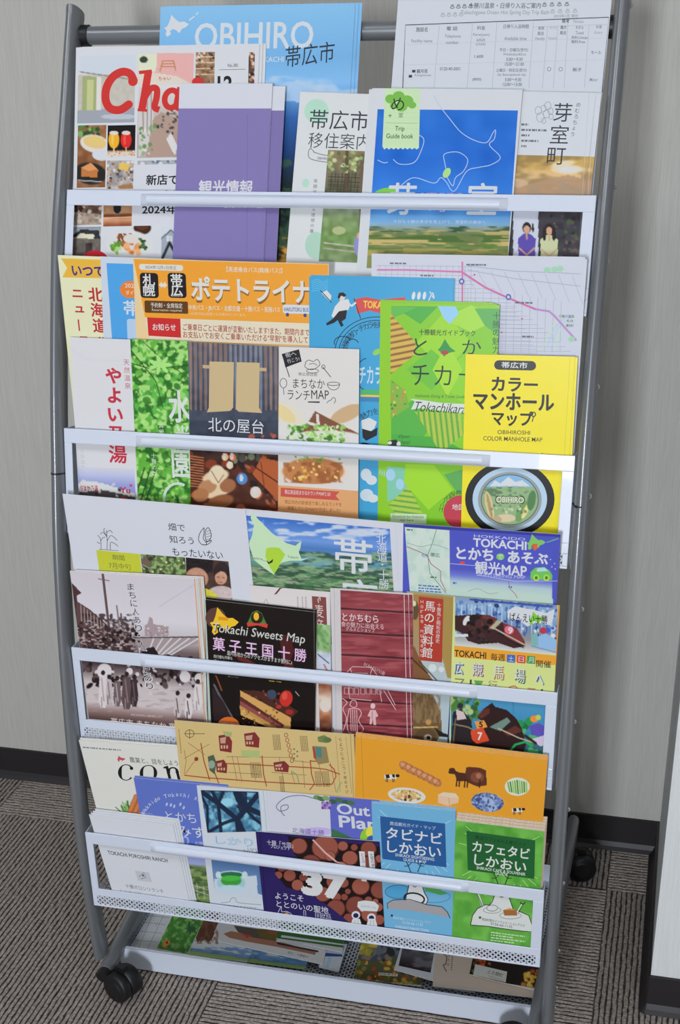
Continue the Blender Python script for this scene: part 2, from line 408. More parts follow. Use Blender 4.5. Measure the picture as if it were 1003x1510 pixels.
class Sheet:
    """one printed sheet, booklet or leaflet standing on a tier (or lying in the tray)"""
    def __init__(s, tier, k, tl, tr, name, label, cat='brochure', mat_='gloss', cover='FFFFFF', thick=.0009, group=None, bottom=None, quad=None, flat=None, h=None, edge='paper'):
        s.name, s.label, s.cat, s.mat, s.group, s.thick = name, label, cat, mat_, group, thick
        if flat is None:
            y0, z0, al, st = PLANE[tier]; s.n = np.array([0, math.cos(al), -math.sin(al)]); s.p0 = np.array([0, y0+k*st, z0])+s.n*.0
            zb = FR[tier][1][1]+.0175
        else:
            s.p0, s.n = np.array(flat[0], float), np.array(flat[1], float); s.n /= np.linalg.norm(s.n); zb = 0
        s.n = s.n if s.n @ AF > 0 else -s.n
        if quad is None:
            a, b = s.U(*tl), s.U(*tr); u = (b-a); wd = np.linalg.norm(u); u /= wd; v = np.cross(s.n, u)
            if v[2] > 0: v = -v
            if h is None:
                h = min((a[2]-zb)/-v[2], (b[2]-zb)/-v[2])
            c = [a, b, b+v*h, a+v*h]
        else: c = [s.U(*p) for p in quad]
        if flat is None:
            for i in (2, 3):   # stand on the shelf
                t = c[3-i]; d = c[i]-t
                if quad is not None or c[i][2] < zb: c[i] = t+d*((t[2]-zb)/(t[2]-c[i][2]))
            lo = 0 if tier == 1 else 2
            for i in range(lo, 4): c[i][0] = min(.2868, max(-.2868, c[i][0]))
        s.c = c; s.q = [np.array(to_px(p)) for p in c]
        s.ul = s.q[1]-s.q[0]; s.vl = s.q[3]-s.q[0]; s.ud = s.ul/np.linalg.norm(s.ul); s.vd = s.vl/np.linalg.norm(s.vl)
        s.parts = {'printed_cover': [[], [], [], 0]}; s.box = []
        s.thing()
        if cover: s.poly(s.q, cover)
    def U(s, x, y): return on_plane(x, y, s.p0, s.n)
    def thing(s):
        q = MB(); c = s.c; t = s.thick; nn = s.n
        nl = max(1, min(6, int(t/.0006))); g = t/nl
        for i in range(nl):
            o = .0006 if i % 2 and i < nl-1 else 0
            q.hexa([p+nn*(i*g) for p in c]+[p+nn*((i+.86)*g) for p in c])
        s.o = q.mesh(s.name); s.o = link(s.name, s.o, 'paper' if s.mat != 'tan' else 'paper')
        ctr = (c[2]+c[3])/2; s.org = ctr
        for v in s.o.data.vertices: v.co = v.co-Vector(ctr)
        s.o.location = ctr; tag(s.o, s.label, s.cat, s.group)
    # ---- layers
    def lay(s, X, Y, ex=0):
        b = (X.min(), Y.min(), X.max(), Y.max()); L = 0
        for (c, l) in s.box:
            if l >= L and b[0] < c[2] and b[2] > c[0] and b[1] < c[3] and b[3] > c[1]: L = l+1
        s.box.append((b, L+ex)); return L
    def emit(s, X, Y, faces, col, layer=None, dz=0):
        X = np.asarray(X, float).ravel(); Y = np.asarray(Y, float).ravel()
        L = s.lay(X, Y, int(np.ceil(np.max(dz)))) if layer is None else layer
        P = s.clip(s.U(X, Y))-s.n*(.00002+(L+np.broadcast_to(dz, X.shape))[:, None]*.000011)-s.org
        d = s.parts['printed_cover']; n = d[3]; d[0].append(P); d[1].append([tuple(int(i)+n for i in f) for f in faces])
        C = np.asarray(col, float); C = np.broadcast_to(C, (len(X), 3)) if C.ndim == 1 else C
        mx = C.max(1, keepdims=True)+1e-6; sat = 1-C.min(1, keepdims=True)/mx; C = C*np.minimum(1.25, (.755+.2*sat)/mx)
        d[2].append(C); d[3] += len(X); return L
    def clip(s, P):
        """keep ink on the paper"""
        c = s.c; e1, e2 = c[1]-c[0], (c[3]-c[0]+c[2]-c[1])/2; G = np.array([[e1@e1, e1@e2], [e1@e2, e2@e2]]); d = P-c[0]
        uv = np.linalg.solve(G, np.stack([d@e1, d@e2])); v = uv[1]; vc = np.clip(v, 0, 1); P = P+(vc-v)[:, None]*e2
        A = c[0]+vc[:, None]*(c[3]-c[0]); B = c[1]+vc[:, None]*(c[2]-c[1]); D = B-A
        t = np.sum((P-A)*D, 1)/np.sum(D*D, 1); return P+(np.clip(t, 0, 1)-t)[:, None]*D
    def poly(s, pts, col, layer=None):
        p = np.array(pts, float); return s.emit(p[:, 0], p[:, 1], [tuple(range(len(p)))], lin(col), layer=layer)
    def grad(s, pts, c0, c1):   # 4 points, top colour to bottom colour
        p = np.array(pts, float); return s.emit(p[:, 0], p[:, 1], [(0, 1, 2, 3)], np.array([lin(c0), lin(c0), lin(c1), lin(c1)]))
    def at(s, x, y, w, h):   # px box following the sheet's own directions
        o = np.array([x, y], float); return [o, o+s.ud*w, o+s.ud*w+s.vd*h, o+s.vd*h]
    def rect(s, x, y, w, h, col): return s.poly(s.at(x, y, w, h), col)
    def rrect(s, x, y, w, h, col, r=4):
        P = []
        for cx, cy, a0 in ((w-r, r, -90), (w-r, h-r, 0), (r, h-r, 90), (r, r, 180)):
            for k in range(5):
                a = math.radians(a0+k*22.5); P.append(np.array([x, y])+s.ud*(cx+r*math.cos(a))+s.vd*(cy+r*math.sin(a)))
        return s.poly(P, col)
    def ell(s, cx, cy, rx, ry, col, rot=0, n=28, a0=0, a1=360):
        t = math.radians(rot); P = []
        for k in range(n if a1-a0 == 360 else n+1):
            a = math.radians(a0+(a1-a0)*k/n); x, y = rx*math.cos(a), ry*math.sin(a); P.append((cx+x*math.cos(t)-y*math.sin(t), cy+x*math.sin(t)+y*math.cos(t)))
        return s.poly(P, col)
    def ring(s, cx, cy, rx, ry, w, col, rot=0, a0=0, a1=360, n=32):
        t = math.radians(rot); P = []
        for k in range(n+1):
            a = math.radians(a0+(a1-a0)*k/n); x, y = rx*math.cos(a), ry*math.sin(a); P.append((cx+x*math.cos(t)-y*math.sin(t), cy+x*math.sin(t)+y*math.cos(t)))
        return s.line(P, w, col)
    def line(s, pts, w, col, layer=None):
        p = np.array(pts, float); n = len(p); t = np.zeros_like(p); t[1:-1] = p[2:]-p[:-2]; t[0] = p[1]-p[0]; t[-1] = p[-1]-p[-2]
        t /= np.maximum(np.linalg.norm(t, axis=1), 1e-6)[:, None]; nn = np.stack([-t[:, 1], t[:, 0]], 1)*w/2
        v = np.concatenate([p+nn, p-nn]); return s.emit(v[:, 0], v[:, 1], [(i, i+1, n+i+1, n+i) for i in range(n-1)], lin(col), layer=layer)
    def curve(s, pts, w, col):
        return s.line([tuple(q) for q in spline(pts, len(pts)*6)], w, col)
    def text(s, t, x, y, w, h, col, bold=.012, rot=None, shear=0, vec=None):
        """fit the text's ink box into a w by h pixel box whose top-left is x, y"""
        kan = any('\u4e00' <= ch <= '\u9fff' for ch in t)
        v, f, asp = text_mesh(t, bold if bold < .004 or (not kan and bold < .036) else 0, shear); dz = 0
        if not len(v): return
        if (kan and bold > .007) or bold >= .036:   # heavier strokes for dense characters: the same ink laid down a few times around itself
            k = 6 if bold > .02 else 4; r_ = min(bold, .03 if kan else .1)*.8; ex = r_/asp[0]; ey = r_/asp[1]; n = len(v)
            sh = [(ex*math.cos(i*math.tau/k), ey*math.sin(i*math.tau/k)) for i in range(k)]
            v = np.concatenate([v+np.array(d) for d in sh]); f = np.concatenate([f+i*n for i in range(k)]); dz = np.repeat(np.arange(k)*.55, n)
        if w is None: w = h*asp[0]/asp[1]
        ud, vd = s.ud, s.vd
        if rot is not None:
            c_, s_ = math.cos(math.radians(rot)), math.sin(math.radians(rot)); R_ = np.array([[c_, -s_], [s_, c_]]); ud = R_ @ ud; vd = R_ @ vd
        p = np.array([x, y])+v[:, :1]*w*ud+(1-v[:, 1:])*h*vd
        return s.emit(p[:, 0], p[:, 1], f, lin(col), dz=dz)
    def vtext(s, t, x, y, w, step, col, bold=.012, h=None, dx=0):
        """characters one under another"""
        for i, ch in enumerate(t):
            if ch == ' ': continue
            _, _, asp = text_mesh(ch, 0); k = max(asp[0], asp[1], .75)
            if ch in 'ー|': s.text('|', x+w*.45+dx*i, y+i*step, w*.12, (h or w), col, bold); continue
            if ch in '。、・': s.text('・', x+w*.4+dx*i, y+i*step+w*.3, w*.2, w*.2, col, bold); continue
            ww, hh = w*asp[0]/.9, (h or w)*asp[1]/.9
            o = np.array([x, y])+s.vd*i*step+s.ud*(w-ww)/2+np.array([dx*i, 0]); s.text(ch, o[0], o[1]+((h or w)-hh)/2, ww, hh, col, bold)
    def arc(s, t, cx, cy, r, a0, a1, size, col, bold=.01, ry=None):
        n = len(t)
        for i, ch in enumerate(t):
            if ch == ' ': continue
            a = math.radians(a0+(a1-a0)*(i/(n-1) if n > 1 else 0)); x, y = cx+r*math.cos(a), cy+(ry or r)*math.sin(a)
            v, f, asp = text_mesh(ch, 0); sc = size/.75; ph = a+math.pi/2; ux = np.array([math.cos(ph), math.sin(ph)]); uy = np.array([-ux[1], ux[0]])
            p = np.array([x, y])+(v[:, :1]-.5)*asp[0]*sc*ux+(.5-v[:, 1:])*asp[1]*sc*uy
            s.emit(p[:, 0], p[:, 1], f, lin(col))
    def lines(s, x, y, w, n, step, col, h=2.2, seed=1, just=.15):
        """small print too fine to read: rows of tiny dashes"""
        rg = random.Random(seed)
        for i in range(n):
            o = np.array([x, y])+s.vd*i*step; a = 0; wl = w*(1-rg.random()*just)
            while a < wl:
                b = min(wl, a+rg.uniform(1.5, 6)); s.poly([o+s.ud*a, o+s.ud*b, o+s.ud*b+s.vd*h, o+s.ud*a+s.vd*h], col, layer=s._tl(o, w, h)); a = b+rg.uniform(.7, 1.8)
    def _tl(s, o, w, h):
        k = (round(o[0]), round(o[1]), round(w))
        if getattr(s, '_lk', None) != k:
            X = np.array([o[0], o[0]+w]); Y = np.array([o[1]-1, o[1]+h+w*max(0, s.ud[1])]); s._lv = s.lay(X, Y); s._lk = k
        return s._lv
    def pic(s, p):
        n, m = p.n, p.m; i = np.arange(m)[:, None]*(n+1)+np.arange(n)[None, :]; i = i.ravel()
        f = np.stack([i, i+1, i+n+2, i+n+1], 1); C = lin(np.clip(p.C, 0, 255).reshape(-1, 3))
        return s.emit(p.X, p.Y, f, C)
    def P(s, x, y, w, h, res=1.4): return Pic(s.at(x, y, w, h), res)
    def done(s):
        for nm, (V, F, C, n) in s.parts.items():
            if not n: continue
            V = np.concatenate(V); C = np.concatenate(C); F = [f for g in F for f in g]
            me = bpy.data.meshes.new(nm); me.from_pydata(V.tolist(), [], F)
            a = me.color_attributes.new('Col', 'FLOAT_COLOR', 'POINT'); a.data.foreach_set('color', np.concatenate([C, np.ones((len(C), 1))], 1).astype(np.float32).ravel())
            link(nm, me, s.mat, s.o)
        return s
    def copies(s, n, dpx, label, plain=None, group=None, gap=.0):
        """more copies of the same print standing right behind, each shifted a little"""
        for i in range(1, n+1):
            sh = s.U(s.q[0][0]+dpx[0]*i, s.q[0][1]+dpx[1]*i)-s.c[0]
            o = s.o.copy(); COL.objects.link(o); o.location = s.o.location+Vector(sh)+Vector(s.n*(s.thick+gap+.0002)*i)
            g = group or ('copies of the '+s.short); o['group'] = g; s.o['group'] = g
            o['label'] = label[i-1] if isinstance(label, (list, tuple)) else label
            if plain:
                o.data = o.data.copy(); o.data.materials[0] = M[plain]; continue
            for c in [c for c in s.o.children]:
                d = c.copy(); COL.objects.link(d); d.parent = o
    short = 'leaflet'

# ------------------------------------------------------------------ tier 1 (top)
HOK = [(0, .55), (.12, .5), (.2, .3), (.27, 0), (.45, .2), (.62, .33), (.8, .3), (1, .42), (.88, .55), (.72, .62), (.62, .8), (.5, .68), (.36, .62), (.24, .7), (.28, .84), (.14, .95), (.06, .86), (.1, .7)]
def hokkaido(s, x, y, w, h, col): return s.poly([np.array([x, y])+s.ud*a*w+s.vd*b*h for a, b in HOK], col)
W_, K_ = 'E2E4EA', '1E1E22'

s = Sheet(1, 8.5, (590, -9), (905, -9), 'information_sheet', 'white bath timetable sheet with black table lines, top right of rack', 'sheet', 'matte', 'D3D7DE', .0005)
s.text('十勝川温泉・日帰り入浴ご案内', 692, 4, 106, 8.5, '55565C', .01)
s.text('Tokachigawa Onsen Hot Spring Day Trip Bath', 680, 15, 130, 8, '8A8C94', .0)
for i in range(4):
    for x0, y0, c in ((664, 6, '66676E'), (800, 3, '66676E'), (650, 18, 'A0A2AA'), (812, 13, 'A0A2AA')):
        s.text('♨', x0+i*(9 if x0 < 700 else 11), y0-i*.3, 7, 7, c, 0)
s.text('2024年1月 現在', 817, 21, 36, 5, '8A8C94')
s.line([(594, 130), (598, 37), (898, 25.5), (888, 136)], 1.3, '3C3E44')
for a, b in (((648, 37), (640, 130)), ((697, 35), (689, 130)), ((733, 33), (726, 130)), ((787, 31), (780, 130)), ((808, 38), (800, 130)), ((823, 38), (816, 130)), ((838, 30), (832, 130)), ((869, 37), (862, 130))):
    s.line([a, b], .6, 'A4A7B0')
s.line([(597, 66), (893, 56)], .5, 'B4B7BF'); s.line([(596, 96), (891, 88)], .5, 'B4B7BF'); s.line([(787, 40), (896, 36)], .5, 'A4A7B0')
for t, x, y, w, h, c in (('施設名', 614, 40, 17, 7, '55565C'), ('Facility name', 607, 58, 31, 6, '85878F'), ('電 話', 659, 39, 16, 6, '55565C'), ('Telephone', 656, 51, 24, 6, '85878F'), ('number', 658, 60, 19, 5, '85878F'),
    ('料金', 704, 38, 12, 6, '66676E'), ('Fare(yen)', 698, 49, 24, 5, '85878F'), ('adult', 703, 56, 13, 5, '85878F'), ('(child)', 702, 63, 14, 5, '85878F'), ('日帰り入浴時間', 743, 36, 37, 6, '66676E'), ('Available time', 744, 54, 33, 5.5, '85878F'),
    ('備考', 829, 28, 11, 6, '3C3E44'), ('Notes', 846, 29, 15, 5, '9A9CA4'), ('家族', 794, 39, 9, 5, '66676E'), ('風呂', 793, 47, 9, 5, '66676E'), ('Family', 790, 55, 14, 5, '85878F'), ('サウナ', 811, 39, 11, 4.5, '9A9CA4'), ('Sauna', 809, 54, 12, 4, '9A9CA4'), ('露天', 827, 38, 9, 5, '55565C'), ('風呂', 826, 46, 9, 5, '55565C'), ('タオル', 849, 38, 12, 5, '66676E'), ('Towel', 849, 46, 12, 5, '85878F'), ('有料:Charge', 843, 53, 24, 5, '66676E'), ('無料:Free', 843, 59, 20, 5, '66676E'), ('休業', 879, 37, 9, 5, '85878F'), ('Entry', 877, 46, 12, 5, '9A9CA4'),
    ('平日・日曜日(受付)', 737, 71, 42, 6, '66676E'), ('Weekdays&Sun', 742, 78, 34, 5, '85878F'), ('5:00〜9:30', 747, 85, 24, 5, '66676E'), ('15:00〜21:00', 745, 92, 28, 5, '66676E'), ('1,600', 700, 81, 13, 5, '55565C'), ('土曜日・特定日(受付)', 732, 101, 45, 6, '66676E'), ('Sat &exceptional day', 734, 108, 42, 5, '85878F'), ('5:00〜9:30', 745, 115, 24, 5, '66676E'), ('12:00〜15:00', 742, 122, 28, 5, '66676E'), ('(800)', 697, 115, 13, 5, '66676E'),
    ('モール', 872, 75, 15, 5, '66676E'), ('Moor', 870, 115, 12, 5, '85878F'), ('0120-40-0001', 649, 99, 30, 5, '66676E'), ('観月苑', 615, 102, 16, 6, '3C3E44'), ('Kangetsuen', 612, 109, 24, 4.5, '85878F'), ('販子', 845, 100, 13, 5.5, '55565C')):
    s.text(t, x, y, w, h, c, .01)
for x in (608, 603): s.rect(x, 103+(608-x)*1.5, 5, 4, '3C3E44')
for x in (810, 827): s.ring(x, 102, 2.6, 2.8, .7, '66676E', n=14)
s.done(); s.short = 'bath timetable'
s.copies(1, (-2, -3), 'white bath timetable sheet right behind the front one, edge by the post', group='bath timetable sheets')

s = Sheet(1, 5.6, (237, 10), (524, 5), 'city_guide_booklet', 'sky blue city guide booklet with white title, front one of its stack', 'booklet', 'gloss', None, .0011)
p = s.P(237, 10, 287, 400, 2.2).vg((0, '7FB4DA'), (.2, '6FA6D2'), (.29, '7DB0DC'), (.33, '6AA0D0'), (.42, '2E5C9C'), (.55, '1C3A6C'), (.66, '16242A'), (.9, '15201C'), (1, '2A2418'))
p.mix(14, 'F2F4F8', .5, .3, 3, 2, 1, .9, (230, 112, 560, 136)).po([(392, 137), (420, 122), (440, 118), (470, 130), (500, 136), (530, 128), (540, 150), (390, 150)], 'BFD4EC', .7)
p.mix(8, '3A5A3C', .55, .2, 5, 1, 1, .7, (230, 235, 560, 370)).mix(6, 'D89838', .55, .2, 6, 2, 1, .9, (230, 350, 560, 420))
s.pic(p)
hokkaido(s, 243, 22, 36, 34, 'F2F4F8'); s.line([(279, 30), (284, 26), (287, 24)], 2, 'E2ECF4'); s.line([(289, 22), (293, 18)], 1.8, 'E2ECF4')
s.text('OBIHIRO', 288, 34, 175, 40, 'EEF4FA', .012); s.text('HOKKAIDO TOKACHI', 318, 85, 101, 8, 'E4EEF6', .008)
s.text('帯広市', 420, 69, 74, 31, '2A3038', .0, rot=-6, shear=.15)
s.done(); s.short = 'sky blue city guide booklets'
s.copies(2, (4.5, -1), ['sky blue city guide booklet second in its stack', 'rearmost sky blue city guide booklet, right edge farthest out'])

s = Sheet(1, 3.2, (112, 70), (383, 65), 'town_magazine', 'white town magazine with red title and a grid of shop photos', 'magazine', 'gloss', 'E4E5E9', .0012)
p = s.P(116, 82, 84, 100).vg((0, 'D4D8DE'), (.25, 'DADCE0'), (.3, 'B9B2A6'), (.8, 'B8B2A8'), (.82, '92949A'), (1, '8A8D94')).ns(5, 5)
p.po([(118, 82), (200, 82), (200, 108), (175, 112), (120, 106)], 'CDD3DC').po([(121, 112), (142, 113), (141, 176), (120, 178)], '9AA270').po([(128, 117), (139, 118), (138, 168), (127, 170)], 'B8BC84').po([(142, 113), (150, 114), (149, 172), (142, 172)], 'D8D4CC').ln([(118, 106), (200, 118)], 2, '85847E').po([(116, 164), (200, 158), (200, 182), (114, 182)], '969AA2').el(175, 172, 26, 4, 'B2B6BE')
s.pic(p)
p = s.P(204, 79, 82, 46).vg((0, 'E6D9CC'), (1, 'E8C8BC')).po([(232, 78), (288, 78), (288, 124), (228, 110)], 'E2ACA6').po([(204, 79), (232, 79), (230, 105), (204, 104)], 'D2D4B8').el(212, 88, 6, 5, '2A3A2C').po([(204, 104), (260, 112), (288, 126), (204, 126)], 'DCCFC0')
for a in ([(236, 105), (240, 90), (256, 90), (259, 104)], [(238, 98), (258, 98)], [(240, 94), (256, 94)]): p.ln(a, 1.8, 'B87A4C')
s.pic(p); s.text('ちゃい', 234, 113, 18, 6, 'B85048')
p = s.P(289, 77, 28, 50).fill('8A6A50').ns(4, 40)
for y in (84, 92, 101, 110): p.ln([(288, y), (318, y)], 1.5, 'D8C0A0')
p.sp(40, ['3A2A24', 'D8C8B8', '9A7048'], (1, 2.6)); s.pic(p)
s.text('No.381', 336, 94, 15, 5, '55565C'); s.line([(323, 103), (362, 102)], .8, '66676E'); s.text('12', 321, 112, 22, 24, K_, .03)
p = s.P(367, 77, 9, 60, 1.6).fill('5A3E34').sp(24, ['B08A6A', '2A1E1C', 'D8B8A0'], (1, 3)); s.pic(p)
p = s.P(204, 127, 64, 106).vg((0, 'CFCBC8'), (.4, 'B8ACA4'), (.6, 'A8948A'), (1, 'B2A49C')).po([(204, 127), (226, 140), (226, 215), (204, 232)], 'C4BEBC').po([(226, 175), (238, 165), (262, 175), (268, 232), (215, 232)], 'A88E80').sp(30, ['4A4042', '3A3436', '74645C'], (1, 3), (232, 160, 268, 200)).sp(22, ['6A8A58', '8AA878', 'D8D4CC'], (1.5, 3.5), (206, 185, 230, 230)).po([(245, 205), (252, 196), (262, 215), (258, 230)], 'DCD8D6')
for x in (211, 217, 223): p.ln([(x, 135), (x, 195)], 1.5, '8A7A70')
s.pic(p)
p = s.P(115, 185, 42, 92).fill('8A5C3C').ns(8, 18).sp(26, ['4C7A38', '2A4A24', '7AA05C'], (2, 5), (115, 184, 145, 202)).el(140, 212, 22, 13, 'E6E2DC', 12).el(140, 210, 18, 9, 'D8B878', 12).po([(128, 208), (138, 199), (155, 205), (152, 214), (130, 214)], 'D8BC74').el(150, 228, 14, 9, 'CFCFD4').el(133, 256, 24, 16, '24221F', 8).po([(120, 247), (134, 240), (145, 250), (143, 262), (120, 260)], 'B8713C').po([(120, 247), (134, 240), (145, 250), (130, 252)], 'D0905A').ln([(116, 266), (150, 268)], 1.6, 'A8A8AC')
s.pic(p)
p = s.P(159, 185, 41, 46, 1).vg((0, '120F10'), (.78, '1A1210'), (.85, 'C8A888'), (1, 'D8C8B8')); p.sp(40, ['F4ECE4', 'B87A5C'], (.6, 1.4), (159, 222, 200, 231))
for cx, c1, c2 in ((168, 'E8A828', 'F6D468'), (186, 'D02824', 'EE5A48')):
    p.el(cx, 206, 8, 13, c1).el(cx, 196, 6.5, 3, 'E8DCD0').el(cx-2, 206, 2, 8, c2, a=.8).ln([(cx, 218), (cx, 225)], 1.6, 'E0C8A8').ln([(cx-4, 226), (cx+4, 226)], 1.4, 'E8DCD0')
s.pic(p)
p = s.P(158, 237, 40, 42).fill('A8A09C').ns(6, 25).sp(60, ['4A3A34', 'D8D4D0', '8A5A3C', '6A6A70', 'C8A878'], (1, 3)).po([(176, 240), (190, 242), (189, 252), (176, 250)], 'D8B458').el(187, 276, 13, 4, 'A07048'); s.pic(p)
p = s.P(203, 237, 64, 6, 1.4).fill('9AA0A8').sp(16, ['D8D4D0', '5A6A88', 'B8A890'], (1.5, 4)); s.pic(p)
p = s.P(108, 296, 42, 36).fill('6A5040').ns(5, 30).sp(45, ['1E1A1A', 'C8BCB0', '8A6448', '3A2C26'], (1.5, 4)).po([(108, 312), (150, 316), (150, 332), (108, 332)], 'C8B8A8', .6); s.pic(p)
p = s.P(153, 296, 42, 52).vg((0, '9A7050'), (.35, 'B88A64'), (.42, '5A3424'), (.55, 'C8906A'), (.7, '8A4C30'), (1, '7A4630')).ns(7, 12).el(173, 306, 6, 9, '1C2028').ln([(153, 322), (195, 320)], 2, 'D8A880'); s.pic(p)
p = s.P(106, 335, 43, 60).vg((0, '8A9098'), (.25, 'B8B8B4'), (.3, '6A625A'), (1, '5A5450')).po([(104, 348), (120, 338), (146, 340), (148, 352), (110, 350)], '2E3034').po([(118, 344), (140, 346), (138, 352), (112, 351)], 'D8D4B8').po([(126, 358), (136, 358), (136, 395), (126, 395)], '3A3432').ns(5, 12); s.pic(p)
p = s.P(152, 334, 84, 60).vg((0, 'D8D8DA'), (1, 'CFCFD4')).ns(10, 6).el(210, 336, 13, 10, '3E2418').el(210, 334, 9, 5, '5A3420').el(192, 362, 34, 22, 'F0F0EE', 6).el(192, 362, 31, 19, 'DCDCDA', 6).sp(30, ['8A4A28', 'A8603A', '6A3A20'], (2, 4), (175, 345, 196, 362)).sp(24, ['5C8A34', '7AA848', 'A8C878'], (1.5, 4), (164, 358, 180, 374)).el(193, 352, 11, 7, 'EEE6DC').sp(14, ['D8905A', 'C8703A', 'E8B078'], (3, 5), (186, 360, 205, 374)).sp(14, ['4A6A34', '2E4A28'], (1.5, 3), (205, 352, 216, 368)); s.pic(p)
p = s.P(238, 334, 30, 60).fill('C8CCD2').po([(238, 350), (252, 338), (266, 352), (266, 380), (238, 380)], '9AA0A8').ln([(238, 352), (252, 339), (267, 354)], 1.5, '3A4048').ln([(240, 380), (250, 358), (262, 380)], 4, '24282C').rc(246, 348, 254, 356, 'D8DEE6').ln([(250, 348), (250, 356)], .8, '50565E'); s.pic(p)
s.rect(197, 243, 75, 88, 'DCDDE3'); s.text('新店で', 216, 258, 47, 15, K_, .028); s.text('過ごす', 216, 281, 47, 14, K_, .028); s.text('2024年', 210, 302, 52, 14, K_, .028)
s.ell(140, 385, 20, 16, 'B82830')
CR = 'C2302C'
s.curve([(198, 121), (192, 109), (180, 106), (166, 114), (157, 130), (156, 148), (163, 160), (177, 162), (190, 154)], 12, CR); s.ell(196, 120, 7, 7, CR); s.ell(190, 154, 6, 6, CR)
s.line([(205, 107), (224, 105)], 5, CR); s.line([(219, 105), (214, 135), (209, 163)], 11, CR); s.curve([(213, 145), (222, 131), (231, 131), (231, 144), (228, 158), (235, 162)], 9.5, CR); s.line([(203, 162), (217, 163)], 4, CR)
s.ring(253, 146, 10, 13, 8.5, CR, 12); s.curve([(266, 129), (262, 145), (261, 158), (270, 160)], 9, CR); s.ell(292, 121, 9, 7, CR); s.line([(288, 133), (284, 160)], 10, CR)
s.done(); s.short = 'town magazines'
s.copies(2, (4, -1), ['white town magazine second in the stack, thin edge beside its right side', 'rearmost white town magazine of the stack'])

s = Sheet(1, 1.2, (268, 127), (421, 127), 'folded_timetable', 'purple folded information leaflet standing behind its twin', 'leaflet', 'gloss', '776C9E', .0012)
def purple(s, x0, x1):
    s.rect(x0, s.q[0][1], x1-x0, 37 if x0 < 267 else 36, 'DADCE4')
    s.text('観光情報', x0+29, 266, 79, 22, 'F0EEF6', .03); s.text('2024.12 十勝', x0+66, 299, 58, 8, 'E4E0F0', .015)
    s.line([(x0+100, 168), (x0+99, 380)], .6, '6C589C')
purple(s, 268, 421); s.done()

s.o['group'] = 'purple information leaflets'
s = Sheet(1, 0, (265, 123), (402, 123), 'folded_timetable', 'purple folded information leaflet with white top band, front of two', 'leaflet', 'gloss', '7C71A4', .0016, 'purple information leaflets')
purple(s, 265, 402); s.done()

s = Sheet(1, 2.2, (443, 135), (551, 139), 'settlement_guide', 'white moving-in guide leaflet with big dark characters and ribbon', 'leaflet', 'gloss', 'DCDEDD', .0009)
s.ell(467, 164, 18, 18, 'A9CDB8'); s.text('帯広市', 458, 161, 87, 29, '3A3C44', .0); s.text('移住案内', 456, 195, 90, 23, '3A3C44', -.004)
s.poly([(458, 219), (456, 231), (475, 238), (520, 241), (541, 240), (541, 229), (500, 233), (472, 228)], 'EDEEEE')
s.curve([(464, 225), (458, 219), (455, 225), (458, 234), (480, 239), (520, 243), (541, 241), (537, 233), (543, 228), (512, 231), (480, 229), (462, 224)], 1, '5A5C64'); s.text('OBIHIRO HOKKAIDO SETTLEMENT', 468, 231, 66, 4, '66686E', rot=2)
s.vtext('笑顔溢れ', 463, 264, 5.5, 8, '55575E', 0); s.vtext('る理想の暮らし', 460, 306, 5.5, 8, '55575E', 0); s.ell(451, 270, 5, 6.5, 'A9CDB8'); s.ell(466, 362, 16, 20, 'A6C6B2')
p = s.P(484, 221, 62, 165).vg((0, '8A7A5C'), (.2, '6E6650'), (.38, '5A5A44'), (.42, '9CA0A8'), (.6, '7E9264'), (.8, '6A8A4C'), (1, '7A8A62')).ns(7, 16)
for i in range(11): p.ln([(490+i*5, 255), (486+i*5, 292)], 1, '3E3A30'); p.ln([(484, 257+i*3.6), (545, 259+i*3.6)], .9, '3E3A30')
p.ln([(512, 221), (510, 300)], 5, '5A4A3A').ln([(535, 230), (533, 340)], 7, '6A5A48').sp(40, ['B8C088', '94A868', '5A6A40'], (1.5, 4), (484, 225, 545, 255)).ln([(478, 358), (545, 366)], 2, 'B8B0A0').ln([(478, 366), (545, 374)], 2, 'A8A090').el(530, 362, 8, 16, '8A86B8').el(531, 348, 5, 5, 'C8A088').el(500, 340, 10, 6, 'A6B07C'); s.pic(p)
s.done()

s = Sheet(1, 2.8, (742, 134), (879, 137), 'town_leaflet', 'white town leaflet with vertical title over a golden sunset, right end', 'leaflet', 'gloss', 'DDE0E5', .0008)
s.vtext('めむろちょう', 850, 151, 7, 8.7, '55575E', 0, dx=-.9)
for cx, cy, r in ((794, 163, 6), (802, 160, 5), (808, 156, 6), (806, 168, 6), (797, 173, 7), (812, 164, 5), (802, 178, 4), (813, 172, 4)): s.ring(cx, cy, r*.8, r, .7, '8A8C92', n=12)
for i, w_ in enumerate((12, 38, 14, 26, 8)): s.lines(769, 182+i*8, w_, 1, 8, '6A6C72', 3, i)
p = s.P(742, 228, 146, 62, 1.5).vg((0, 'B99A5A'), (.25, 'C8A25C'), (.45, 'D6B27C'), (.7, 'C8A886'), (1, 'A8886C')).mix(9, '8A7248', .55, .3, 4, 2.2, 1, .7).el(838, 250, 20, 5.5, 'F8F6F0', 0, .8).el(830, 242, 16, 4, 'EEE2C4', -10, .8).po([(742, 285), (780, 272), (815, 262), (838, 258), (862, 264), (890, 272), (890, 300), (742, 300)], 'B08C6C', .85).mix(10, '9A8A74', .5, .3, 8, 2, 1, .5, (742, 264, 892, 292)); s.pic(p)
s.vtext('芽室町', 818, 152, 27, 32.5, '3A3C42', .006, dx=-1.8)
p = s.P(745, 300, 122, 84, 1.3).fill('3E3A40').ns(10, 10).rc(757, 290, 794, 384, 'C8CCDA').rc(762, 310, 790, 384, 'D6DAE6').sp(50, ['2E2C30', '5A4E48', '4A5A3C', '6A5850'], (1, 4), (798, 316, 866, 380)).el(786, 336, 1.6, 7, '3A3034')
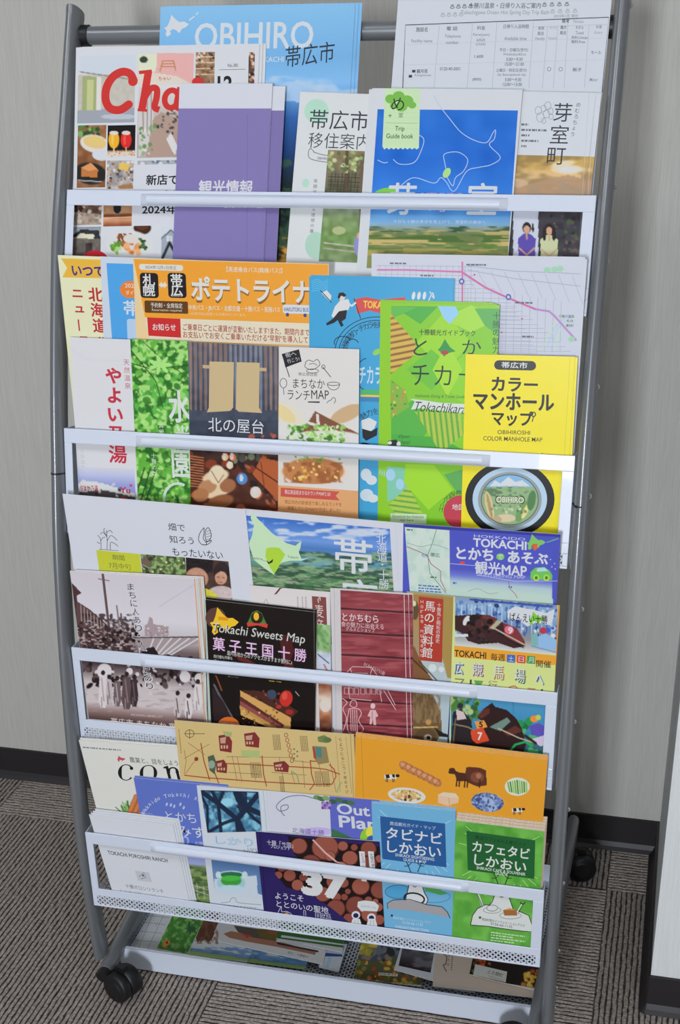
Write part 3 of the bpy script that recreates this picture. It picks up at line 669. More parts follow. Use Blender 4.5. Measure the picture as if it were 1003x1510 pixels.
for cx, cy, body, hair in ((777, 336, '5A4AA0', '2A2426'), (810, 338, 'C0C49A', '2A2224')):
    p.el(cx, cy, 6.6, 8.5, hair).el(cx, cy+2.5, 4.6, 6, 'C89A7C').po([(cx-5, cy+9), (cx+5, cy+9), (cx+13, cy+16), (cx+12, cy+50), (cx-12, cy+50), (cx-13, cy+16)], body).ln([(cx-11, cy+30), (cx, cy+40), (cx+11, cy+30)], 2.4, 'C89A7C').ln([(cx, cy+10), (cx, cy+16)], 2.5, 'C89A7C')
p.el(803, 345, 3, 10, '2A2224').el(817, 345, 3, 10, '2A2224'); s.pic(p)
s.line([(869, 137), (856, 382)], .8, 'B8BAC0'); s.done()
s.short = 'town leaflets'; s.copies(1, (8, 0), 'white town leaflet with sunset, sliver showing right of its twin')

s = Sheet(1, .9, (549, 130), (771, 132), 'guidebook', 'blue town guidebook with white outline map and green bookmark tab', 'booklet', 'foil', 'E4E6EA', .0016)
p = s.P(557, 161, 207, 235, 1.6).vg((0, '2A6CC4'), (.3, '2464C0'), (.52, '3A7CD0'), (.64, '4C8CCC'), (.72, '7CA4C4'), (.745, '8A9A8C'), (.78, '6A7A4C'), (1, '8A8A54')).ns(22, 7)
for y, c in ((345, 'B8A468'), (352, '4C6A34'), (358, 'C8B070'), (365, '5A7A3C'), (372, 'A89A58'), (380, '6E8A48')):
    p.mix(7, c, .5, .1, int(y), 4, .55, .9, (540, y-5, 770, y+5))
p.mix(6, '2E4A30', .5, .15, 9, 4, .6, .8, (540, 334, 770, 342)); s.pic(p)
for c in ([(639, 140), (650, 158), (664, 176), (680, 195), (700, 207), (718, 210), (727, 196), (731, 192), (729, 205), (722, 214), (738, 232), (724, 243), (705, 247), (688, 253), (670, 282), (658, 268), (650, 262), (640, 270), (610, 262), (590, 275)], [(656, 240), (655, 228), (668, 224), (680, 226), (690, 236), (684, 252), (672, 262), (668, 274), (660, 262), (658, 250), (656, 240)], [(600, 162), (608, 178), (612, 195), (625, 205), (620, 225), (610, 240), (590, 242), (580, 235)], [(557, 236), (566, 240), (572, 239)]):
    s.curve(c, 1.1, 'C4D8F2')
s.ell(659, 255, 5, 8, 'A8D080', 30); s.ell(570, 284, 18, 7, '7AC050', -8); s.ell(705, 290, 28, 5, '68A8A0', -4)
s.text('芽', 574, 270, 41, 46, 'EEF2F8', .02); s.text('室', 692, 270, 42, 46, 'EEF2F8', .02); s.text('MEMURO', 622, 284, 62, 8, 'C8A0C8', .02); s.text('町', 634, 296, 28, 16, 'D8B8D8', .0)
s.text('今日も十勝の青空を見上げて、芽室町の散歩へ', 580, 324, 137, 5, 'D8E4F4', 0)
s.poly([(568, 130), (620, 130), (618, 218)]+[(618-i*3.4, 218+(2.5 if i % 2 else 0)) for i in range(1, 16)]+[(564, 216)], 'C4DCB0')
for cx, cy, r in ((576, 146, 8), (588, 142, 9), (600, 149, 10), (592, 157, 9), (608, 155, 6), (580, 156, 5)): s.ell(cx, cy, r, r*.85, '76B04C', n=14)
for i in range(5): s.line([(566, 165+i*8), (619, 166+i*8)], .4, 'B0CC9C')
s.text('め', 578, 144, 19, 19, '24302A', .0); s.text('+', 573, 168, 5, 5, '5A7A48'); s.text('室', 588, 166, 7, 7, '6A8A58'); s.text('Trip', 583, 186, 14, 9, '4A5A44', .01); s.text('Guide book', 570, 197, 40, 7, '4A5A44', .01)
s.line([(570, 181), (616, 182)], .8, '9AB884'); s.done()
s.short = 'blue town guidebooks'; s.copies(1, (-5, 1), 'blue town guidebook behind, white edge left of its twin')

# ------------------------------------------------------------------ tier 2
s = Sheet(2, 7.3, None, None, 'bus_flyer', 'pale yellow bus news flyer with red vertical lettering, left end', 'flyer', 'matte', 'E6E4BC', .0006, quad=[(85, 376), (240, 382), (250, 640), (112, 640)])
s.poly([(90, 381), (240, 386), (240, 412), (92, 409), (99, 395)], 'D8A83C'); s.text('いつでも', 105, 390, 64, 17, '3A2A78', .03)
s.vtext('北海道バス', 130, 424, 20, 23, 'B02838', .03, dx=.9); s.vtext('ニュース', 105, 424, 17, 23.5, 'B02838', .03, dx=.9); s.done()
s = Sheet(2, 6.7, (148, 378), (330, 385), 'timetable_flyer', 'blue timetable flyer with white border between yellow and orange flyers', 'flyer', 'gloss', 'D4DCE8', .0006)
s.poly([(157, 388), (320, 393), (330, 700), (180, 700)], '4C98D2'); s.ell(192, 427, 15, 13, 'D87A30'); s.text('2024', 184, 418, 18, 6, 'F4E8D8', .01); s.text('ダイヤ', 185, 428, 18, 7, 'F4E8D8', .01); s.text('帯広', 182, 443, 56, 22, 'E8F0F8', .02); s.rrect(187, 470, 80, 60, 'B8D0E8', 4); s.done()

s = Sheet(2, 6.6, (551, 377), (866, 382), 'city_map', 'white city street map sheet with a pink main road', 'map', 'matte', 'DADCE6', .0005)
def rd(*p, w=.8, c='9EA1B4'): s.line([tuple(q) for q in p], w, c)
rg = random.Random(4)
s.poly([(556, 389), (857, 393), (852, 640), (560, 640)], 'DCDFEA')
for i in range(22): y = 392+i*6.5; rd((556, y+rg.uniform(-1, 1)), (690+i*8 if i > 4 else 700, y+2+rg.uniform(-1, 1)), w=.6)
for i in range(16): x = 560+i*9; rd((x, 391), (x-1, 520), w=.55)
for i in range(13): x = 690+i*11.5; rd((x, 425+i*1.5), (x-2, 520), w=.55); y = 452+i*6; rd((684, y), (760+i*3, y+3), w=.6)
for i in range(9): rd((684+i*20, 398+i*1), (700+i*20, 425+i*3), w=.55)
rd((690, 392), (760, 400), (820, 402), (856, 404), w=1, c='9CA8B8'); rd((690, 398), (760, 411), (856, 422), w=.9, c='9CA8B8')
for k in range(5): rd((800+k*6, 516), (812+k*5, 485), (835+k*4, 460+k*3), w=1.2, c=('B8D4B0', 'A8C8DC', 'A8C8DC', 'B8D4B0', 'C4D8E4')[k])
for q in ([(556, 398), (600, 398), (681, 401)], [(682, 386), (682, 445)]): s.line(q, 2.6, 'C878A4')
s.line([(681, 401), (716, 424), (751, 440), (790, 456), (810, 459), (818, 466), (850, 502)], 3, 'B48CC0'); s.line([(681, 401), (716, 424), (751, 440), (790, 456)], 2.2, 'CC6C98')
for x, y in ((681, 415), (750, 438)): s.ell(x, y, 4, 4.6, '5A6AA8'); s.ell(x, y, 2, 2.3, 'D8DCEC')
for x, y in ((807, 398), (818, 397), (826, 396), (843, 500)): s.ell(x, y, 5, 4, '9CC8A8')
for x, y in ((600, 410), (640, 420), (700, 405), (720, 446), (770, 470), (700, 470), (740, 490)): s.ell(x, y, 1.3, 1.3, 'C85058', n=8)
for x, y, w_ in ((575, 387, 26), (688, 389, 35), (620, 405, 20), (700, 455, 22), (720, 480, 20), (760, 445, 26), (770, 495, 18)): s.lines(x, y, w_, 1, 3, '6A6C7A', 2.4, x)
s.text('十勝川温泉', 824, 464, 23, 4.5, '50525E', 0); s.text('札内', 836, 471, 9, 4, '50525E', 0); s.text('幕別町', 835, 478, 11, 4, '50525E', 0)
s.done(); s.short = 'city street maps'; s.copies(1, (-3, -3), 'white city street map sheet behind, top edge peeking out above')

s = Sheet(2, 6.1, (196, 381), (485, 389), 'bus_flyer', 'orange highway bus flyer with large white katakana title', 'flyer', 'gloss', 'E4C896', .0006)
s.poly([(197, 382), (484, 390), (486, 478), (214, 468)], 'DF9630')
s.rrect(205, 389, 65, 9, 'EEE8DC', 4); s.text('2024年12月1日改正', 214, 391, 46, 5.5, '55504A', 0)
s.text('【高速乗合バス(路線バス)】', 334, 393, 82, 9, 'F4EAD8', .01)
for x, t, e in ((206, '札幌', 'Sapporo'), (247, '帯広', 'Obihiro')):
    s.rrect(x, 402, 27, 37, '221E20', 5); s.vtext(t, x+4.5, 404, 17, 15, 'F2F0EC', .02); s.text(e, x+5, 434, 17, 3, 'D8D4D0', 0)
s.poly([(234, 420), (239, 415), (239, 418), (242, 418), (242, 415), (247, 420.5), (242, 425.5), (242, 423), (239, 423), (239, 425)], 'F4EEE4')
s.text('ポテトライナー', 282, 409, 206, 36, '8A5A20', .05); s.text('ポテトライナー', 281, 407, 206, 36, 'F6F2EA', .03)
s.rrect(213, 443, 64, 18, '5A3A1C', 2); s.text('予約制・全席指定', 222, 446, 47, 7.5, 'F0E8DC', .01); s.text('Reservation required', 224, 455, 44, 4.5, 'D8CCB8', 0)
s.text('中央バス・JRバス・北都交通・十勝バス・拓殖バス', 278, 449, 135, 9.5, 'F4EAD8', .015); s.text('※記載内容は変更となる場合がございます。', 280, 460, 83, 4.5, 'EAD2A8', 0)
s.rrect(417, 449, 40, 13, 'E8ECF0', 3); s.text('HAKUTOKU BUS', 419, 453, 36, 6, '3A4A78', .01); s.ell(424, 464, 2.5, 2.8, '3A4A78'); s.ell(450, 465, 2.5, 2.8, '3A4A78')
s.poly([(214, 468), (486, 478), (488, 515), (222, 508)], 'F0E4C8'); s.poly([(217, 468), (266, 470), (267, 498), (219, 495)], 'BE2C2C'); s.text('お知らせ', 225, 477, 34, 10, 'F6F0EC', .02)
s.text('ご乗車日ごとに運賃が変動いたします!また、期間内までにご予約', 270, 477, 216, 10, '9A3A30', .012, rot=1); s.text('お支払いでお安くご乗車いただける"早割"を導入しております', 270, 488, 216, 10, '9A3A30', .012, rot=1)
s.line([(222, 502), (487, 511)], 1.5, 'D89A50'); s.rect(224, 512, 262, 60, 'E6E2DA'); s.lines(230, 520, 240, 6, 9, '7A6A5A', 3, 8); s.done()

s = Sheet(2, 4.8, (456, 408), (669, 413), 'area_leaflet', 'blue illustrated leaflet with a running figure holding a red flag', 'leaflet', 'gloss', '3C98C4', .0007)
for i in range(6): s.curve([(460, 415+i*3), (468, 412+i*3.2), (476, 416+i*3), (484, 412+i*3)], .6, '6CB8D8')
s.poly([(523, 441), (540, 438), (560, 442), (598, 438), (597, 456), (565, 463), (545, 458), (527, 463)], 'C84A48'); s.line([(522, 440), (532, 470)], 1.2, '2A2A34'); s.text('TOKACHI', 536, 443, 44, 11, 'F0C850', .03, rot=2)
# running figure
s.poly([(494, 452), (502, 443), (514, 441), (517, 450), (513, 458), (500, 461), (493, 470), (489, 466)], 'F0F0EE'); s.line([(512, 447), (519, 451), (525, 446)], 3, 'F0F0EE')
s.ell(504, 438, 5, 5, 'EED8C8'); s.poly([(498, 438), (500, 432), (506, 431), (511, 435), (508, 438), (503, 436), (500, 442)], '1E1E24')
s.poly([(500, 459), (512, 457), (510, 470), (504, 474), (507, 480), (503, 482), (498, 472), (493, 476), (482, 480), (481, 477), (491, 470)], '1E1E24')
s.poly([(474, 432), (482, 428), (489, 436), (487, 445)], 'F0F0EE'); s.curve([(472, 428), (480, 436), (489, 446)], 1.2, '1E1E24')
for a, r in ((0, 62), (0, 56)): s.ring(556, 520, r, r*.85, 1.1, '1E2A38', 0, 180, 290)
s.arc('十勝の魅力・チカラを発見', 556, 520, 49, 190, 285, 8, '1E2A38', .0, ry=41)
s.ring(505, 505, 12, 9, 1.2, '1E2A38', 0, 160, 330); s.ring(520, 508, 9, 8, 1.2, '1E2A38', 0, 180, 340); s.ell(556, 519, 7, 4, '8CC050', -30)
for x in (610, 618, 626): s.ell(x, 436, 2.5, 6, 'F0F0EE', 10)
s.curve([(632, 444), (638, 432), (640, 440), (634, 430)], 1.6, 'F0F0EE')
s.text('チカラ', 529, 540, 34, 26, 'D8ECF4', .02); s.ring(544, 552, 20, 24, 1.2, '1E2A38', 0, 100, 260)
s.rect(532, 574, 28, 8, '4AA868'); s.rect(532, 582, 28, 3, 'E0B848'); s.rect(532, 585, 28, 7, '3A7AA8')
s.arc('十勝の魅力を', 560, 650, 44, 200, 262, 8, '1E2A38', 0)
s.poly([(533, 620), (545, 616), (556, 622), (552, 632), (540, 640), (534, 636)], 'F0F0EE'); s.poly([(534, 632), (548, 636), (557, 630), (556, 642), (540, 650), (535, 645)], '1E1E24'); s.ell(540, 657, 8, 4, '1E1E24', 15)
s.ell(540, 700, 8, 9, 'E4ECF0'); s.ell(548, 708, 8, 7, 'E4ECF0'); s.ell(541, 730, 10, 9, 'D8E8F0'); s.ell(550, 735, 8, 6, 'E8F0F2')
s.done(); s.short = 'blue illustrated leaflets'; s.copies(1, (2, -2.5), 'blue illustrated leaflet behind its twin, top edge showing')

s = Sheet(2, 2.6, (103, 497), (198, 501), 'hot_spring_leaflet', 'pale grey hot spring leaflet with red brush lettering, left end', 'leaflet', 'matte', 'D6D4D6', .0007)
s.curve([(106, 514), (125, 528), (155, 532), (196, 526)], 7, 'CAC9CC'); s.vtext('天然温泉', 182, 530, 8.5, 11.5, 'B04858', 0); s.vtext('やよい乃湯', 154, 541, 25, 29, 'B83040', .035); s.vtext('北海道帯広', 118, 662, 6, 8, 'B8B8BC', 0)
p = s.P(108, 688, 90, 74, 1.8).vg((0, 'D0D0DA'), (.35, '8C94C8'), (.4, '8A92C8'), (1, '7078A8')).po([(105, 720), (122, 708), (150, 712), (200, 728), (200, 760), (105, 760)], 'D8D8D4').po([(105, 728), (150, 722), (200, 733), (200, 762), (105, 762)], '50484C').sp(20, ['C83040', 'E8E0D8', '3A3438'], (1, 3), (108, 714, 195, 740)); s.pic(p)
s.text('やよい乃湯', 118, 715, 26, 9, 'B83040', .02); s.text('Yu', 176, 718, 16, 9, 'B83040', .03); s.done()

s = Sheet(2, 1.7, (192, 500), (281, 503), 'park_leaflet', 'green leaf photo leaflet with white brush characters', 'leaflet', 'gloss', None, .0007)
p = s.P(192, 500, 89, 300, 1.2).vg((0, '5CA83C'), (.3, '5CAE48'), (.5, '58A038'), (.8, '6AB040'), (1, '4A8A30')).mix(9, '2E6A28', .52, .15, 2).mix(6, '9CCC70', .6, .15, 5).sp(170, ['8CC864', 'A8D87C', '6CB048', '3C7A2C', 'A0D07C', '4C9038', '2E6A28'], (1.5, 6), asp=.3, a=.85)
p.ln([(192, 535), (225, 545), (281, 538)], 1.4, '24401E').ln([(192, 515), (230, 562), (240, 600)], 1.2, '24401E').ln([(212, 505), (240, 530), (281, 560)], 1, '2E4C24')
for k in range(7):
    cx, cy = (236, 535) if k < 7 else (0, 0); a = k*.9; p.el(236+10*math.cos(a), 538+7*math.sin(a), 8, 3, 'A0D478', math.degrees(a))
for x in (205, 214, 222): p.ln([(x+8, 690), (x-8, 745)], 2, '1E3418', .8)
s.pic(p); s.text('水', 248, 576, 31, 46, 'F0F4EE', .03); s.text('光', 258, 627, 22, 26, 'F0F4EE', .02); s.text('園', 253, 664, 28, 40, 'F0F4EE', .02); s.vtext('真鍋庭', 234, 624, 7, 9, 'E0ECD8', 0); s.vtext('十勝の森', 223, 668, 7, 9, 'E0ECD8', 0); s.ring(262, 735, 20, 22, 4, 'C8DCC8', 0, 170, 300); s.done()

s = Sheet(2, .9, (405, 511), (530, 515), 'lunch_map', 'cream lunch map leaflet with salad and hamburg steak photos', 'leaflet', 'gloss', 'DDD8D2', .0008)
s.poly([(416, 522), (441, 515), (445, 533), (421, 542)], '222024'); s.text('街へ', 420, 521, 16, 7, 'F0F0F0', 0, rot=-15); s.text('行こう!', 423, 530, 18, 6, 'F0F0F0', 0, rot=-15); s.line([(416, 522), (427, 556)], 1.2, '222024')
s.curve([(450, 535), (455, 531), (462, 533), (468, 530), (472, 537), (466, 543), (458, 545), (450, 541), (451, 535)], .9, '3A3A40'); s.curve([(456, 537), (463, 536), (468, 539)], .8, '3A3A40'); s.ring(461, 547, 9, 3, .8, '3A3A40')
s.line([(476, 541), (488, 556)], 1.1, '3A3A40'); s.ring(477, 541, 2.5, 3, .9, '3A3A40', n=12); s.ring(492, 566, 9, 2.5, .9, '3A3A40'); s.ring(492, 566, 9, 9, .9, '3A3A40', 0, 0, 180)
s.ring(418, 565, 5, 7, .9, '3A3A40'); s.line([(418, 572), (419, 582)], .9, '3A3A40'); s.text('帯広商店街', 440, 549, 28, 5, '4A4A50', 0); s.text('まちなか', 432, 558, 47, 14, '2E2E34', 0); s.text('ランチ', 424, 575, 33, 14, '2E2E34', 0); s.text('MAP', 459, 575, 26, 13, '2E2E34', 0)
s.line([(420, 593), (478, 597)], .6, '8A8A8E'); s.poly([(454, 592), (472, 592), (469, 600), (456, 601)], '222024'); s.text('Vol.8', 457, 594, 11, 5, 'F0F0F0', 0)
s.curve([(478, 600), (484, 592), (488, 590), (492, 586), (495, 590), (491, 597), (484, 601), (478, 600)], .9, '3A3A40')
p = s.P(404, 592, 126, 120, 1.3).fill('DDD8D2').el(425, 612, 26, 16, 'E4DCC8', 30).el(420, 610, 20, 9, 'D8C490', 40).el(508, 606, 34, 16, 'D8D2CA', -25).el(512, 610, 27, 11, 'C0A078', -25).el(428, 634, 26, 10, 'EAE6E0', 10)
p.po([(443, 640), (465, 606), (478, 613), (530, 640), (530, 660), (440, 660)], '7A4A34').ln([(468, 612), (470, 628), (456, 624)], 4, 'EFE8DE').el(480, 655, 70, 20, 'EEEAE4').sp(120, ['5C9434', '8AB85C', '3E7028', 'A8CC7C', 'C8DCA8'], (1.5, 4.5), (424, 628, 508, 656), .4).el(462, 700, 54, 22, 'E8DED4').el(462, 695, 46, 20, 'B87A48').mix(7, '8A4C28', .5, .2, 3, 1, 1, .7, (418, 682, 506, 712)).sp(20, ['D8B048', 'E8C878'], (1.5, 3), (430, 680, 500, 708)).sp(40, ['5C9434', '8AB85C'], (1.5, 3), (430, 655, 505, 680), .4); s.pic(p)
s.poly([(403, 715), (529, 724), (529, 800), (400, 800)], 'D29A66'); s.poly([(414, 719), (501, 725), (495, 731), (501, 738), (414, 732)], 'C05048'); s.text('帯広商店街まちなかランチMAPとは?', 420, 722, 68, 6.5, 'F2E4DC', .01, rot=1); s.text('帯広市内の飲食店で楽しめるランチを', 420, 737, 84, 6, '8A4A30', 0, rot=1); s.text('掲載しているMAPが完成しました!', 424, 746, 78, 6, '8A4A30', 0, rot=1); s.done()

s = Sheet(2, 0, (277, 504), (411, 511), 'food_stall_leaflet', 'dark slatted leaflet with a tan shop curtain emblem', 'leaflet', 'gloss', None, .0009)
p = s.P(277, 504, 134, 290, 1.2).vg((0, '6A6670'), (.2, '565C6C'), (.36, '3E4452'), (.47, '2E303A'), (.52, '3A2420'), (1, '5A2C1C'))
for i in range(19): x = 281+i*7.4; p.ln([(x, 505), (x+.6, 612)], 3, ('8A6A58' if i % 4 else '9A7A64') if i < 8 or i > 14 else '7A8494', .75); p.ln([(x+3.5, 505), (x+4, 612)], 1.3, '2A2C38', .8)
p.rc(277, 605, 411, 645, '363C4A', .9).rc(277, 605, 411, 620, '4A5060', .5).sp(20, ['8A4A3C', 'A85848', '50343A'], (2, 5), (277, 640, 411, 656)).ns(8, 8)
p.sp(90, ['8A3C20', 'C8602C', '24181A', '5A2C1E', 'A86040', '1A1418'], (3, 9), (277, 660, 415, 780), .4, .8)
for i in range(12): p.ln([(278, 672+i*4), (300, 675+i*4)], 1.6, 'B06A44')
p.sp(9, ['4A4A40', '6A7A5C'], (3, 6), (345, 668, 385, 682)).po([(385, 675), (411, 680), (411, 740), (372, 700)], 'A8562E').ln([(372, 700), (411, 745)], 1.6, '3A1C14').ln([(378, 690), (411, 712)], 1.6, '3A1C14').ln([(385, 682), (390, 720)], 1.2, '5A2C1E')
for cx, cy, rx, c in ((318, 703, 20, 'D8BE98'), (320, 723, 24, 'E0C8A4'), (306, 718, 14, 'B08058'), (336, 716, 12, '9A6444'), (296, 730, 12, 'A87048'), (325, 740, 20, '8A5434')): p.el(cx, cy, rx, 10, c, -15, .2)
p.el(320, 700, 12, 14, 'E6D4B4', 10, .2).ln([(312, 695), (322, 712), (330, 700)], 1.5, '9A6C48')
for cx, cy, c in ((357, 706, '4A80B8'), (377, 726, 'E0D0C8'), (339, 686, 'F0D0A0'), (332, 674, 'E8B078'), (343, 674, 'D86A48')): p.el(cx, cy, 8 if cy > 700 else 5, 8.5 if cy > 700 else 5.5, c).el(cx-1, cy-1, 3, 5, 'F2EEE8', a=.8)
s.pic(p)
for q in ([(309, 533), (345, 534), (344, 601), (339, 606), (305, 608), (308, 601)], [(349, 534), (383, 535), (382, 601), (387, 609), (352, 607), (348, 603)]): s.poly(q, 'BFA87E')
s.rect(299, 538, 11, 5, 'B8A078'); s.rect(382, 542, 11, 5, 'B8A078'); s.text('北の屋台', 307, 615, 82, 21, 'EEEEF0', .006); s.done()

s = Sheet(2, 1.5, (571, 446), (737, 450), 'guidebook', 'lime green guidebook with patchwork field pattern, front of its stack', 'booklet', 'gloss', '86BE22', .0008)
s.poly([(577, 451), (737, 455), (737, 800), (577, 800)], '7CBC24')
D = lambda x, y, a, b, c: s.poly([(x, y-b), (x+a, y), (x, y+b), (x-a, y)], c)
s.poly([(577, 451), (646, 452), (620, 478), (596, 462), (577, 470)], '4AA43E'); s.poly([(577, 451), (615, 453), (577, 470)], '5CAE48'); D(655, 505, 40, 45, '92C828'); D(695, 470, 42, 20, '9CCC3A'); s.poly([(700, 455), (737, 455), (737, 495), (715, 480)], '56A24C'); D(636, 545, 36, 30, '66B432'); D(690, 560, 45, 42, '84C424'); s.poly([(577, 608), (610, 590), (640, 625), (612, 660), (577, 640)], '50A63E'); D(660, 545, 22, 40, '9CCE2E'); s.poly([(577, 640), (650, 645), (685, 665), (577, 668)], '46A03A')
p = Pic([(576, 462), (613, 505), (613, 522), (576, 552)], 1.2).fill('C8A848')
for i in range(13): p.ln([(570, 470+i*9-8), (620, 452+i*9)], 3.2, '8A5A34')
s.pic(p); s.poly([(646, 451), (672, 452), (677, 462), (664, 478), (655, 470), (650, 460)], '8CC0DC')
p = Pic([(576, 560), (598, 575), (604, 600), (576, 618)], 1.4).fill('7AA83C').sp(40, ['E0C850', 'B88A3C', '3E7A30', 'D87048'], (1, 2)); s.pic(p)
p = Pic([(612, 607), (680, 607), (684, 640), (650, 668)], 1.3).fill('9CC040')
for i in range(10): p.ln([(608+i*8, 600), (616+i*8, 672)], 3, '5A9A34').ln([(612+i*8, 600), (620+i*8, 672)], 1, 'C8A848')
s.pic(p)
s.text('十勝観光ガイドブック', 618, 485, 83, 9, '24302A', .012); s.curve([(613, 499), (615, 508), (618, 511)], 2.2, '24302A'); s.curve([(629, 503), (616, 512), (611, 519), (618, 523), (630, 521)], 2.4, '24302A')
s.text('か', 682, 501, 28, 21, '24302A', -.004); s.text('チ', 607, 537, 26, 31, '24302A', -.004); s.text('カ', 641, 539, 25, 29, '24302A', -.004); s.line([(677, 552), (712, 554)], 2.4, '24302A')
s.poly([(656, 500), (664, 512), (672, 518), (660, 521), (655, 526), (651, 520), (646, 516), (651, 510)], '2E8A40'); s.ell(656, 520, 6, 3, 'A83C38')
s.text('Hokkaido Eating & Travel Guide', 612, 581, 74, 6, '3A5A3C', 0, shear=.3)
s.poly([(605, 588), (612, 592), (606, 604), (620, 602), (688, 610), (690, 596), (650, 594), (624, 590)], 'F0F4EC'); s.text('Tokachikara', 613, 592, 75, 14, '2A3A30', 0, shear=.35, rot=2)
s.text('Open', 588, 641, 16, 6, '24402A', 0, shear=.2); s.text('here!', 592, 649, 13, 6, '24402A', 0, shear=.2)
s.poly([(560+12, 650), (584, 648), (588, 652), (586, 660), (580, 664), (579, 658), (573, 660)], '24282A'); s.ell(588, 655, 3, 4, 'E8E8E4'); s.ell(575, 653, 3, 2.5, 'E8E8E4')
s.vtext('十勝の魅力', 727, 460, 11, 12.5, '2E4A34', 0)
s.poly([(571, 688), (596, 690), (604, 712), (590, 732), (571, 740)], '7ABCA0'); s.ell(576, 700, 7, 9, 'A8D0E8'); s.ell(590, 714, 6, 8, 'A8D0E8'); s.poly([(598, 684), (640, 686), (668, 722), (632, 752), (596, 712)], '98CC2A')
p = Pic([(573, 745), (602, 716), (625, 760), (600, 775)], 1.4).fill('A8C048')
for i in range(9): p.ln([(570, 720+i*8), (630, 728+i*8)], 2.6, '5A9A40')
s.pic(p); s.poly([(655, 700), (690, 690), (690, 730), (676, 728)], '58A050'); s.rect(576, 757, 53, 14, 'C4D8B4'); s.text('Download the Hokkaido', 579, 759, 46, 4, '3A5A3C', 0); s.text('app here', 590, 765, 20, 4, '3A5A3C', 0)
s.ell(681, 755, 27, 25, 'B83848'); s.text('地図', 667, 743, 18, 9, 'F4ECEC', .01); s.arc('ユニークな読み物', 681, 757, 31, 190, 262, 6, '24402A', 0); s.done()
s.short = 'lime green guidebooks'; s.copies(3, (-3.6, -1.2), ['lime green guidebook second in the stack, thin strip at its left', 'lime green guidebook third in the stack', 'rearmost lime green guidebook, leftmost strip of the stack'])

s = Sheet(2, 0, (687, 522), (848, 526), 'manhole_map', 'bright yellow manhole map leaflet with round black-rimmed cover design', 'leaflet', 'gloss', 'F4E222', .0008)
s.rrect(729, 531, 62, 14, '26262A', 7); s.text('帯広市', 740, 533.5, 38, 9, 'F2F2EE', .02)
s.text('カラー', 726, 556, 67, 20, '1E1E20', .04); s.text('マンホール', 699, 579, 118, 24, '1E1E20', .045); s.text('マップ', 726, 606, 60, 21, '1E1E20', .04); s.ring(787, 611, 3, 3.2, 1.6, '1E1E20', n=12); s.line([(787, 614), (785, 622)], 1.4, '1E1E20')
s.text('OBIHIROSHI', 734, 634, 48, 6, '3A3624', .008); s.text('COLOR MANHOLE MAP', 713, 643, 87, 6.5, '3A3624', .008); s.line([(841, 527), (826, 780)], .7, 'C8B820')
s.line([(722, 668), (728, 676)], 1.2, '1E1E20'); s.line([(800, 668), (797, 676)], 1.2, '1E1E20')
s.ell(752, 736, 66, 56, '1C1C1E', n=48); s.ell(752, 736, 55, 47, 'B4CCE0', n=48); s.ell(752, 737, 47, 41, '8C9494', n=48)
# clip the picture to the round cover by bending its grid onto the disc
q_ = Pic([(709, 700), (795, 700), (795, 774), (709, 774)], 1.2)
u, v = q_.u*2-1, q_.v*2-1; q_.X = 752+42*u*np.sqrt(1-v*v/2); q_.Y = 737+37*v*np.sqrt(1-u*u/2)
q_.fill('8AA878').rc(700, 690, 800, 718, '7CACD0').po([(722, 717), (730, 708), (738, 713), (750, 703), (760, 711), (770, 708), (782, 717)], 'EEF2F4').mix(5, '4C6C4C', .55, .2, 3, 1.6, .8, .8, (709, 718, 795, 732)).el(722, 746, 5.5, 22, 'D0B888', -12).el(722, 746, 2.5, 19, '8A7448', -12, a=.6).el(746, 764, 15, 6, 'D0BC98').el(733, 766, 7, 5, 'B8A07C').el(770, 754, 7, 17, '6C9458', 25).el(775, 754, 3.5, 12, 'DCCC80', 25).el(784, 738, 6, 15, '4C7848', 10).sp(26, ['4C6C4C', 'C8CCA8', '6A8458'], (1, 2.5), (725, 745, 775, 756), a=.7)
s.pic(q_); s.ring(752, 737, 42, 37, 1.2, '4A5450', n=48)
s.text('OBIHIRO', 731, 731, 43, 11, '3A4438', .05); s.text('OBIHIRO', 732, 732, 41, 9, 'E4E8C8', .02); s.done()
s.short = 'yellow manhole maps'; s.copies(1, (4, 1), 'yellow manhole map leaflet behind its twin, sliver at the right')

# ------------------------------------------------------------------ tier 3
s = Sheet(3, 5.4, (358, 750), (600, 772), 'city_booklet', 'city booklet with a green island map over farmland photo, white border', 'booklet', 'gloss', 'DCDEE6', .0009)
p = Pic([(361, 760), (575, 780), (586, 960), (384, 940)], 1.4).vg((0, '3C68B4'), (.1, '5A84C8'), (.16, '6A90CC'), (.22, '4A74B0'), (.28, '5A88B0'), (.34, '6A9CA8'), (.42, '55805C'), (.6, '4A7048'), (1, '3E5C40'))
p.mix(8, 'E8ECF2', .6, .2, 3, 2.6, .7, .9, (355, 768, 600, 798)).mix(7, '2E4A38', .52, .15, 4, 3, .6, .8, (355, 812, 600, 960)).mix(5, '88A878', .6, .15, 8, 3, .6, .8, (355, 815, 600, 960)).mix(4, 'A0A08C', .68, .1, 9, 4, .5, .8, (355, 830, 600, 960)); s.pic(p)
hk = [(90, 60), (115, 95), (150, 130), (200, 180), (280, 235), (330, 250), (365, 222), (360, 260), (350, 285), (365, 325), (410, 320), (365, 335), (300, 335), (255, 345), (215, 380), (210, 415), (150, 375), (95, 330), (65, 240), (85, 190), (95, 130), (75, 90)]
s.poly([(350+x/3.858, 740+y/3.858) for x, y in hk], 'BAD4AE'); s.poly([(350+x/3.858, 740+y/3.858) for x, y in ((165, 265), (200, 258), (240, 262), (272, 300), (250, 340), (230, 380), (210, 410), (185, 370), (160, 310))], 'A4C83C'); s.poly([(393, 826), (397, 829), (403, 824), (402, 829), (396, 832)], '1E2A24')
